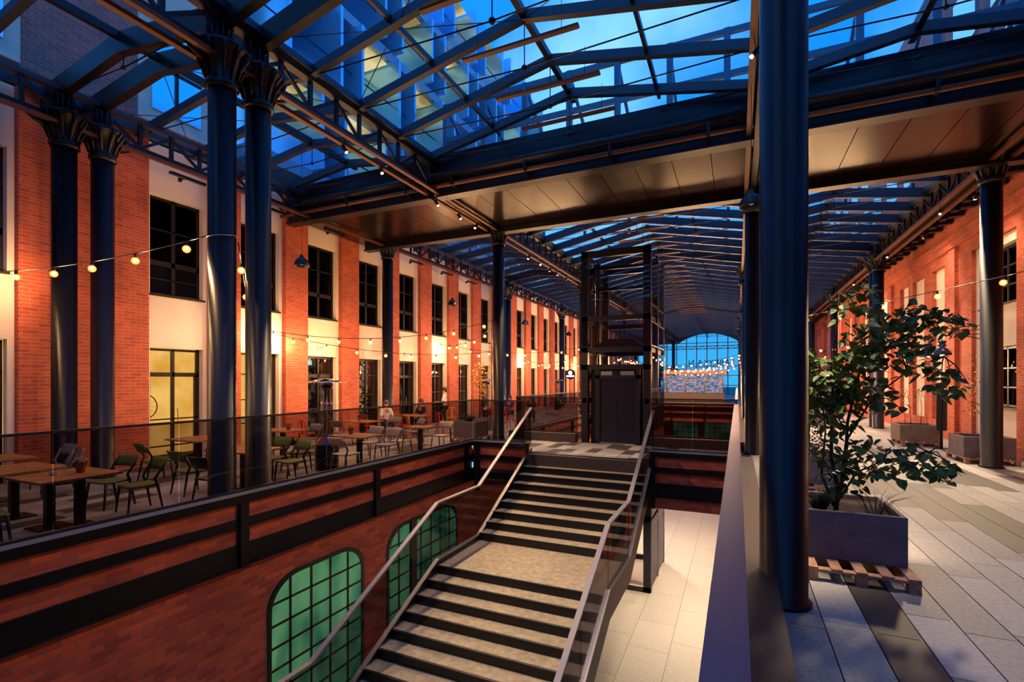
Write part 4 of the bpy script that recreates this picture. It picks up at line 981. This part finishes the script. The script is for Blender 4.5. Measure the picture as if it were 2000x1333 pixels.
bs = [([(-.1, 0, 0), (-.12, 0, .5), (-.22, 0, 1.3)], .012), ([(.15, 0, 0), (.18, 0, .6), (.1, 0, 1.2)], .01), ([(-.25, 0, 0), (-.3, 0, .9)], .008), ([(.3, 0, 0), (.33, 0, .5)], .008)]
shrub((4.75, 18.1), bs, [((-.2, 0, 1.0), .25, 16, (1, 1, 1)), ((.1, 0, .9), .2, 10, (1, 1, 1))], .05, 'bare_shrub', 'thin nearly leafless shrub in the brownish planter', leaf_y, 10, .6)
planter((5.15, 14.5), 1.0, 1.0, .52, .144, 'grey planter with a slim yellow tree beside the outer column')
pallet((5.15, 14.35, 0), 1.05, 1.25, 'wooden pallet under the grey planter by the outer column')
yt = [([(0, 0, 0), (0, 0, .6), (-.02, 0, 1.4), (0, 0, 2.4)], .03), ([(0, 0, .5), (-.2, 0, .9), (-.5, 0, 1.1)], .01), ([(0, 0, .8), (.2, 0, 1.3)], .01)]
shrub((5.2, 15.0), yt, [((-.1, 0, 1.3), .3, 90, (1, 1, 1.2)), ((-.5, 0, 1.2), .25, 60, (1.2, 1, .7)), ((0, 0, 1.9), .2, 40, (1, 1, 1.4)), ((-.2, 0, .8), .25, 40, (1, 1, 1))], .05, 'yellow_tree', 'slim tree with yellow autumn leaves by the outer column', leaf_y, 12, .6)
planter((-7.55, 13.0), .85, .95, .55, .144, 'grey planter of low greenery on the terrace next to the mid column')
pallet((-7.55, 12.85, 0), .95, 1.2, 'pallet under the terrace planter')
tuft((-7.6, 13.4), 200, .35, 'dark grass clump in the terrace planter', 5, .62, leaf_d, .2)
shrub((-8.9, 16.5), [([(0, 0, 0), (0, 0, 1.2), (0, 0, 2.6)], .04)], [((0, 0, 1.2), .4, 150, (1, 1, 1.3)), ((0, 0, 1.9), .38, 150, (1, 1, 1.2)), ((-.4, 0, 1.6), .25, 50, (1, 1, 1))], .06, 'yellow_tree', 'yellow-leaved birch in a planter among the bar tables', leaf_y, 13, .5)
planter((-8.9, 16.1), .8, .8, .5, .0, 'low planter holding the yellow birch among the bar tables')

# street lamp with bracket and two dome lamps near the right wall
r_ = empty('wall_bracket_lamp', (XW, 16.5, 2.55), label='black wall bracket arm carrying two dark blue dome lamps', cat='lamp')
arm = MB(1); Lm = 1.32
arm.bar((-.03, 0, .1), (-.03, 0, .95), .05, .05).tube([(-Lm, 0, .70), (-Lm, 1.1, .70)], .014, 6).tube([(-.03, 0, .75), (-Lm, 1.1, .70)], .012, 6)
arm.tube([(-.03, 0, .86), (-Lm, 0, .76)], .014, 6).tube([(-.03, 0, .3), (-Lm, 0, .70)], .014, 6).tube([(-.03, 0, .62), (-Lm*.7, 0, .55)], .012, 6)
for q in (.3, .55): arm.tube([(-Lm*q, 0, .84-.09*q), (-Lm*q, 0, .32+.4*q)], .01, 5)
arm.build('bracket', steel_blk, r_)
for k, x in enumerate((-Lm, -Lm+.0)):
    dy = 0 if k == 0 else 1.1
    MB(1).lathe([(.05, .42), (.10, .40), (.10, .36), (.07, .33), (.10, .28), (.12, .27), (.06, .22), (.14, .17), (.21, .07), (.22, 0), (.2, 0), (.12, .13), (.02, .16)], (x, dy, 0), n=24).build('dome_shade', pbr('blue_enamel%d' % k, (.02, .03, .10), .3, .2), r_)
    MB(1).tube([(x, dy, .42), (x, dy, .72)], .012, 5).build('hanger', steel_blk, r_)
    MB(1).ball((x, dy, .05), .07).build('bulb', emat('lampbulb%d' % k, (1, .8, .55), 6), r_)
po = empty('signpost', (5.1, 17.2, 0), label='dark banner post standing in front of the bare-stem planter', cat='post')
MB(1).tube([(0, 0, 0), (0, 0, 1.9)], .035, 10).build('pole', steel_blk, po); MB(1).lathe([(.16, 0), (.16, .02)], n=16).build('foot', steel_blk, po); B(-.13, .13, -.02, .02, .55, 2.0, sc=1).build('banner', ch_black, po)

# ------------------------------------------------------------------ tables and chairs
def chair_proto(name, mat, seatmat):
    r_ = empty(name)
    mb = MB(1)
    # seat, slightly dished
    n = 6; vs = []; 
    for j in range(n+1):
        for i in range(n+1):
            x = -.22+.44*i/n; y = -.22+.43*j/n; z = .44-.018*(1-((i-n/2)/(n/2))**2)*(1-((j-n/2)/(n/2))**2); vs.append((x*(1-.08*j/n), y, z))
    mb._add(vs, [(j*(n+1)+i, j*(n+1)+i+1, (j+1)*(n+1)+i+1, (j+1)*(n+1)+i) for j in range(n) for i in range(n)], True)
    o = mb.build('seat', seatmat, r_); so = o.modifiers.new('s', 'SOLIDIFY'); so.thickness = .028
    # curved backrest band
    vs = []; m_ = 10
    for j in range(4):
        z = .63+.065*j
        for i in range(m_+1):
            a = -1+2*i/m_; x = a*.235; y = .275+.03*j-.07*a*a; vs.append((x, y, z))
    mb = MB(1); mb._add(vs, [(j*(m_+1)+i, j*(m_+1)+i+1, (j+1)*(m_+1)+i+1, (j+1)*(m_+1)+i) for j in range(3) for i in range(m_)], True)
    o = mb.build('backrest', seatmat, r_); so = o.modifiers.new('s', 'SOLIDIFY'); so.thickness = .02
    for sx in (-1, 1):
        MB(1).tube([(sx*.205, -.19, .43), (sx*.225, -.235, 0)], [.022, .014], 8).build('leg', mat, r_)
        MB(1).tube([(sx*.225, .245, 0), (sx*.205, .17, .42), (sx*.212, .13, .52), (sx*.23, .20, .64), (sx*.235, .24, .74)], [.014, .022, .022, .019, .014], 8).build('leg', mat, r_)
    MB(1).tube([(-.2, -.18, .415), (.2, -.18, .415)], .014, 6).tube([(-.2, .17, .415), (.2, .17, .415)], .014, 6).tube([(-.2, -.18, .415), (-.2, .17, .415)], .014, 6).tube([(.2, -.18, .415), (.2, .17, .415)], .014, 6).build('seat_frame', mat, r_)
    return r_
protos = {'olive green': chair_proto('cafe_chair', ch_black, ch_green), 'cream': chair_proto('cafe_chair', ch_grey, ch_cream), 'grey': chair_proto('cafe_chair', ch_grey, ch_grey), 'black': chair_proto('cafe_chair', ch_black, ch_black)}
used = set()
# (x, y, facing deg [0 = faces -Y], colour, where)
chairs = [(-7.85, 4.22, -8, 'olive green', 'behind the flowerpot table, nearer the glass'), (-8.55, 4.2, 6, 'olive green', 'behind the flowerpot table, farther from the glass'), (-7.62, 2.5, 172, 'olive green', 'on the near side of the flowerpot table'),
 (-10.25, 4.3, -20, 'grey', 'facing the wall-side near table'), (-10.85, 4.45, 0, 'grey', 'beside the facade column at the wall-side near table'), 
 (-8.3, 5.25, 175, 'olive green', 'left of the table behind the terrace columns'), (-7.55, 6.62, -10, 'olive green', 'past the second terrace column, facing back'), (-8.2, 6.75, 5, 'olive green', 'far side of the table behind the terrace columns'), (-7.35, 5.0, 180, 'black', 'tucked between the two terrace columns'),
 (-9.9, 5.6, 170, 'olive green', 'near side of the table by the lit door'), (-10.45, 7.25, 0, 'grey', 'far side of the table by the lit door'), 
 (-8.35, 7.45, 180, 'black', 'standing left of the patio heater'), (-7.3, 7.75, 175, 'cream', 'just right of the patio heater'), (-7.45, 9.25, 0, 'cream', 'far side of the table past the heater'), (-8.1, 9.4, 0, 'cream', 'far side of the table past the heater, second'),
 (-7.6, 9.95, 180, 'cream', 'near side of the small end table'), (-7.3, 11.35, 0, 'cream', 'far side of the small end table'), (-10, 9.3, 0, 'grey', 'at the wall table under the emergency light'), (-9.75, 8.02, 180, 'grey', 'near side of the wall table under the emergency light'),
 (-9.6, 12.1, 10, 'grey', 'at the bar table by the brick pier'), (-10.3, 10.8, 180, 'grey', 'near side of the bar table by the brick pier'), (-8.6, 11.9, -30, 'grey', 'alone between the end table and the bar')]
for x, y, rot, colr, where in chairs:
    p = protos[colr]; o_ = p if colr not in used else fast_copy(p); used.add(colr)
    o_.location = (x*S, y*S, 0); o_.rotation_euler = (0, 0, math.radians(rot)); tag(o_, colr + ' plastic cafe chair ' + where, 'chair', 'plastic cafe chairs on the terrace')
KIDS.clear()
def table(x, y, w_, d_, posts, label):
    r_ = empty('cafe_table', (x, y, 0), label=label, cat='table', group='wooden topped cafe tables')
    mb = MB(1); n = 6
    for k in range(n): mb.box(-w_/2, w_/2, -d_/2+k*d_/n+.002, -d_/2+(k+1)*d_/n-.002, .72, .75)
    mb.box(-w_/2+.004, w_/2-.004, -d_/2+.004, d_/2-.004, .722, .74)
    mb.build('tabletop', wood_t, r_)
    for px_, py_ in posts:
        B(px_-.05, px_+.05, py_-.05, py_+.05, .02, .72, sc=1).build('pedestal', steel_blk, r_)
        B(px_-.2, px_+.2, py_-.2, py_+.2, 0, .02, sc=1).build('base_plate', steel_blk, r_)
    return r_
table(-7.87, 3.37, .98, .95, [(-.2, -.1), (.15, .1)], 'square wooden table with a flowering pot and ashtray, nearest the camera')
table(-9.05, 3.3, 1.1, .9, [(0, 0)], 'wooden table end to end with the flowerpot table')
table(-10.5, 3.6, 1.0, .8, [(0, 0)], 'wall-side wooden table before the facade column')
table(-7.95, 5.95, 1.15, .85, [(.0, .0)], 'wooden table half hidden by the terrace columns')
table(-10.2, 6.6, 1.1, .85, [(0, 0)], 'dim wooden table in front of the lit glazed door')
table(-7.65, 8.45, 1.1, .8, [(.1, 0)], 'wooden table beyond the patio heater with a red pot')
table(-7.5, 10.65, .8, .7, [(0, 0)], 'small square wooden table near the planter')
table(-10.1, 8.6, 1.1, .8, [(0, 0)], 'wooden table at the facade under the emergency light')
table(-10.1, 11.4, 1.1, .8, [(0, 0)], 'bar table by the brick pier')
table(-10.2, 14.0, 1.2, .75, [(0, 0)], 'bar table where the guests sit')
table(-9.6, 19.3, 1.2, .75, [(0, 0)], 'bar table behind the yellow birch')
# pots
def pot(x, y, label, flower):
    r_ = empty('flower_pot', (x, y, 0), label=label, cat='flower pot', group='red flower pots on the tables'); r_.location.z = .75
    MB(1).lathe([(.045, 0), (.06, .09), (.066, .09), (.066, .105), (.055, .105), (.05, .09)], n=16).build('pot', terracotta, r_)
    rnd = random.Random(int(x*100)); mb = MB(1); leaf_cloud(mb, (0, 0, .14), .08, 130, .03, rnd, .2, (1, 1, .7)); fo_ = mb.build('foliage', leaf_d, r_)
    if flower:
        mb = MB(1)
        for k in range(46):
            a = rnd.uniform(0, 6.28); e_ = rnd.uniform(.1, 1.3); mb.ball((.095*math.cos(a)*math.cos(e_), .095*math.sin(a)*math.cos(e_), .15+.07*math.sin(e_)), .008, 6, 4)
        mb.build('blossoms', flower_m, fo_)
pot(-7.85, 3.52, 'red pot of small white flowers on the nearest table', True)
pot(-7.85, 8.5, 'red pot on the table beyond the patio heater', False)
pot(-7.6, 6.1, 'red pot on the table behind the columns', False)
pot(-9.9, 8.6, 'red pot on the facade table under the emergency light', False)
pot(-10.2, 11.4, 'red pot on the bar table by the brick pier', False)
o_ = MB(1).lathe([(.035, 0), (.05, .03), (.045, .03), (.03, .01)], n=16).build('ashtray', chrome, label='small pale ashtray on the nearest table', cat='ashtray'); o_.location = (-7.95*S, 3.28*S, .75)
o_ = B(-.17, .17, -.1, .1, 0, .05, sc=1).build('floor_box', alu, label='low metal floor box by the balustrade under the olive chair', cat='box'); o_.location = (-7.05*S, 3.95*S, .001)

# patio heater
def heater(x, y, label, full=True):
    r_ = empty('patio_heater', (x, y, 0), label=label, cat='patio heater', group='mushroom patio heaters')
    MB(1).lathe([(.24, 0), (.25, .03), (.25, .58), (.24, .6)], n=28).build('gas_housing', steel_blk, r_)
    MB(1).lathe([(.25, .6), (.245, .62), (.14, .76), (.12, .78)], n=10, smooth=False).build('housing_shoulder', chrome, r_)
    MB(1).tube([(0, 0, .76), (0, 0, 1.6)], .035, 10).build('pole', chrome, r_)
    mb = MB(1)
    for k in range(8):
        a = 6.283*k/8; mb.tube([(.13*math.cos(a), .13*math.sin(a), .82), (.13*math.cos(a), .13*math.sin(a), 1.9)], .005, 4)
    for z in (.82, 1.2, 1.55, 1.9): mb.tube([(.13*math.cos(a*.3927), .13*math.sin(a*.3927), z) for a in range(17)], .005, 4, False)
    mb.build('guard_cage', alu, r_)
    MB(1).lathe([(.07, .84), (.07, 1.85)], n=14).build('flame_tube', glassmat('tube%d' % int(abs(x*9+y)), (.8, .55, .45), 1.5), r_)
    MB(1).lathe([(.06, 1.85), (.12, 1.88), (.14, 1.97), (.05, 2.0)], n=16).build('burner_head', steel_blk, r_)
    MB(1).lathe([(.44, 2.03), (.445, 2.035), (.40, 2.055), (.25, 2.09), (.1, 2.12), (.03, 2.13), (.02, 2.12), (.25, 2.08)], n=36).build('reflector', chrome, r_)
    mb = MB(1)
    for k in range(4):
        a = .78+1.57*k; mb.tube([(.26*math.cos(a), .26*math.sin(a), 0), (.26*math.cos(a), .26*math.sin(a), .6)], .008, 5)
    mb.build('trim_bars', chrome, r_)
heater(-7.87, 7.81, 'mushroom patio heater with dark canister by the balustrade')
heater(-10.3, 19.8, 'second patio heater near the yellow birch')
heater(-10.3, 29.5, 'third patio heater beyond the paired columns')
heater(-10.3, 34.5, 'farthest patio heater near the round sign')

# metal bistro chairs and stools of the bar
def metal_chair(name, mat):
    r_ = empty(name)
    B(-.19, .19, -.18, .18, .43, .455, sc=1).build('seat', mat, r_)
    for sx in (-1, 1):
        MB(1).bar((sx*.16, -.15, .43), (sx*.22, -.22, 0), .03, .045).build('leg', mat, r_)
        MB(1).bar((sx*.16, .15, .43), (sx*.22, .22, 0), .03, .045).build('leg', mat, r_)
    MB(1).tube([(-.18, .16, .44), (-.19, .2, .75), (-.12, .22, .86), (.12, .22, .86), (.19, .2, .75), (.18, .16, .44)], .013, 7).bar((0, .17, .45), (0, .22, .85), .09, .012).build('backrest', mat, r_)
    return r_
yc = metal_chair('bistro_chair', ch_yel); yc.location = (-10.3*S, 16.75*S, 0); yc.rotation_euler = (0, 0, .5); tag(yc, 'yellow metal bistro chair beside the standing waiter', 'chair', 'metal bistro chairs of the bar')
o_ = fast_copy(yc); o_.location = (-9.1*S, 12.6*S, 0); o_.rotation_euler = (0, 0, 2.4); o_['label'] = 'yellow metal bistro chair in front of the guest table'
rc = metal_chair('bistro_chair', ch_red); rc.location = (-10.9*S, 12.6*S, 0); rc.rotation_euler = (0, 0, 2.8); tag(rc, 'red metal bistro chair against the brick pier', 'chair', 'metal bistro chairs of the bar')
for x, y, rz, lb in ((-9.9, 13.2, 3.1, 'red metal chair on the near side of the guest table'), (-9.0, 14.1, 1.5, 'red metal chair at the end of the guest table'), (-9.3, 18.5, 3, 'red metal chair behind the yellow birch'), (-8.2, 17.6, 1.0, 'red metal chair beside the birch planter'), (-10.9, 10.1, 3.0, 'red metal chair at the facade before the bar table')):
    o_ = fast_copy(rc); o_.location = (x*S, y*S, 0); o_.rotation_euler = (0, 0, rz); o_['label'] = lb
KIDS.clear()

# ------------------------------------------------------------------ people (small, at the bar)
def person(loc, rz, pose, top, bottom, label, hold=False):
    r_ = empty('person', loc, rz, label=label, cat='person')
    def skin(name, pts, edges, rad, mat):
        me = bpy.data.meshes.new(name); me.from_pydata(pts, edges, []); o = bpy.data.objects.new(name, me); col.objects.link(o); o.parent = r_
        o.modifiers.new('skin', 'SKIN'); 
        for i, r in enumerate(rad): me.skin_vertices[0].data[i].radius = (r, r*(.75 if r > .08 else 1)) if not isinstance(r, tuple) else r
        me.skin_vertices[0].data[0].use_root = True
        sb = o.modifiers.new('sub', 'SUBSURF'); sb.levels = sb.render_levels = 2; me.materials.append(mat)
        for p_ in me.polygons: p_.use_smooth = True
        return o
    hp = .92 if pose == 'stand' else .50
    P = {'pel': (0, 0, hp), 'waist': (0, .0, hp+.18), 'chest': (0, -.02, hp+.38), 'neck': (0, -.02, hp+.56), 'jaw': (0, -.04, hp+.63)}
    pts = [P['pel'], P['waist'], P['chest'], P['neck'], P['jaw'], (0, -.035, hp+.72), (0, -.03, hp+.78)]; rad = [.13, .12, .15, .055, .06, .085, .06]
    ed = [(0, 1), (1, 2), (2, 3), (3, 4), (4, 5), (5, 6)]
    def chain(start, ps, rs):
        k = len(pts); prev = start
        for p_, r in zip(ps, rs): pts.append(p_); rad.append(r); ed.append((prev, len(pts)-1)); prev = len(pts)-1
        return prev
    arms = []
    for sx in (-1, 1):
        h = (sx*.18, -.42, hp+.16) if (pose == 'sit' or hold) else (sx*.24, -.08, hp-.1)
        el_ = (sx*.24, -.14, hp+.14) if (pose == 'sit' or hold) else (sx*.23, .02, hp+.18)
        e_ = chain(2, [(sx*.17, -.01, hp+.47), el_, h], [.055, .042, .03]); arms.append((e_, h, sx))
        if pose == 'stand': chain(0, [(sx*.09, 0, hp-.08), (sx*.10, -.02, .48), (sx*.10, .02, .09), (sx*.10, -.12, .04)], [.085, .06, .042, .035])
        else: chain(0, [(sx*.10, -.05, hp-.0), (sx*.12, -.42, .48), (sx*.12, -.42, .09), (sx*.12, -.54, .04)], [.085, .06, .042, .035])
    skin('body', pts, ed, rad, skin_m)
    # hands: palm with four fingers and a thumb
    for _, h, sx in arms:
        v = Vector(h); mb = MB(1); mb.ball(tuple(v+Vector((0, -.05, -.01))), .04, 8, 6, (.9, 1.1, .45))
        for j in range(4):
            b0 = v+Vector(((j-1.5)*.018, -.085, -.01)); mb.tube([b0, b0+Vector((0, -.035, -.006)), b0+Vector((0, -.06-.008*(j in (1, 2)), -.03))], [.009, .008, .006], 6)
        t0_ = v+Vector((-sx*.03, -.04, -.01)); mb.tube([t0_, t0_+Vector((-sx*.03, -.03, -.01)), t0_+Vector((-sx*.035, -.055, -.015))], [.01, .009, .007], 6)
        mb.build('hand', skin_m, r_)
    # clothes follow the body
    tp = [(0, 0, hp-.02), (0, 0, hp+.18), (0, -.02, hp+.38), (0, -.02, hp+.52)]; te = [(0, 1), (1, 2), (2, 3)]; tr_ = [.15, .135, .168, .075]
    for sx in (-1, 1):
        k = len(tp); el_ = pts[arms[0 if sx < 0 else 1][0]-1]; s0 = Vector((sx*.17, -.01, hp+.47)); tp += [tuple(s0), tuple(s0.lerp(Vector(el_), .75))]; tr_ += [.075, .06]; te += [(2, k), (k, k+1)]
    skin('shirt', tp, te, tr_, top)
    lp = [(0, 0, hp+.02)]; le = []; lr = [.15]
    for sx in (-1, 1):
        k = len(lp)
        if pose == 'stand': lp += [(sx*.09, 0, hp-.08), (sx*.10, -.02, .48), (sx*.10, .02, .14)]
        else: lp += [(sx*.10, -.05, hp), (sx*.12, -.42, .48), (sx*.12, -.42, .12)]
        lr += [.1, .075, .058]; le += [(0, k), (k, k+1), (k+1, k+2)]
    skin('trousers', lp, le, lr, bottom)
    MB(1).ball((0, -.01, hp+.745), .105, 14, 10, (.92, 1.05, 1.05)).ball((0, .06, hp+.66), .06, 10, 7, (1.1, .7, 1.2)).build('hair', hair_m, r_)
    mb = MB(1)
    for sx in (-1, 1): mb.ball((sx*.032, -.118, hp+.715), .011, 6, 5)
    mb.build('eyes', cloth_k, r_)
    MB(1).ball((0, -.125, hp+.69), .013, 6, 5, (1, 1.4, 1.3)).ball((-.088, -.035, hp+.70), .02, 6, 5, (.5, 1, 1.3)).ball((.088, -.035, hp+.70), .02, 6, 5, (.5, 1, 1.3)).build('nose_and_ears', skin_m, r_)
    MB(1).ball((0, -.112, hp+.655), .018, 6, 5, (1.3, .5, .4)).build('mouth', ch_red, r_)
    return r_
person((-10.9, 17.2, 0), math.radians(-60), 'stand', cloth_w, cloth_k, 'waiter in a white shirt and dark trousers standing by the bar table', hold=True)
person((-10.4, 14.85, 0), math.radians(-10), 'sit', cloth_k, cloth_k, 'seated guest in dark clothes at the guest table')
person((-10.8, 13.35, 0), math.radians(60), 'sit', cloth_w, cloth_k, 'seated guest in a pale top leaning toward the guest table')
person((-9.2, 19.9, 0), math.radians(-10), 'sit', cloth_b, cloth_k, 'seated guest in a blue top behind the yellow birch')
person((-8.5, 20.6, 0), math.radians(30), 'sit', cloth_k, cloth_k, 'seated guest in black farther behind the birch')
for x, y, lb in ((-10.4, 14.95, 'dark stool under the guest in dark clothes'), (-10.85, 13.38, 'dark stool under the guest in the pale top'), (-9.2, 20.0, 'dark stool under the guest in the blue top'), (-8.5, 20.7, 'dark stool under the guest in black')):
    r_ = empty('bar_stool', (x, y, 0), label=lb, cat='stool', group='low stools of the bar')
    MB(1).lathe([(.17, .36), (.18, .38), (.17, .40)], n=20).build('seat', ch_black, r_)
    for k in range(4):
        a = .78+1.57*k; MB(1).tube([(.12*math.cos(a), .12*math.sin(a), .37), (.18*math.cos(a), .18*math.sin(a), 0)], .012, 6).build('leg', steel_blk, r_)
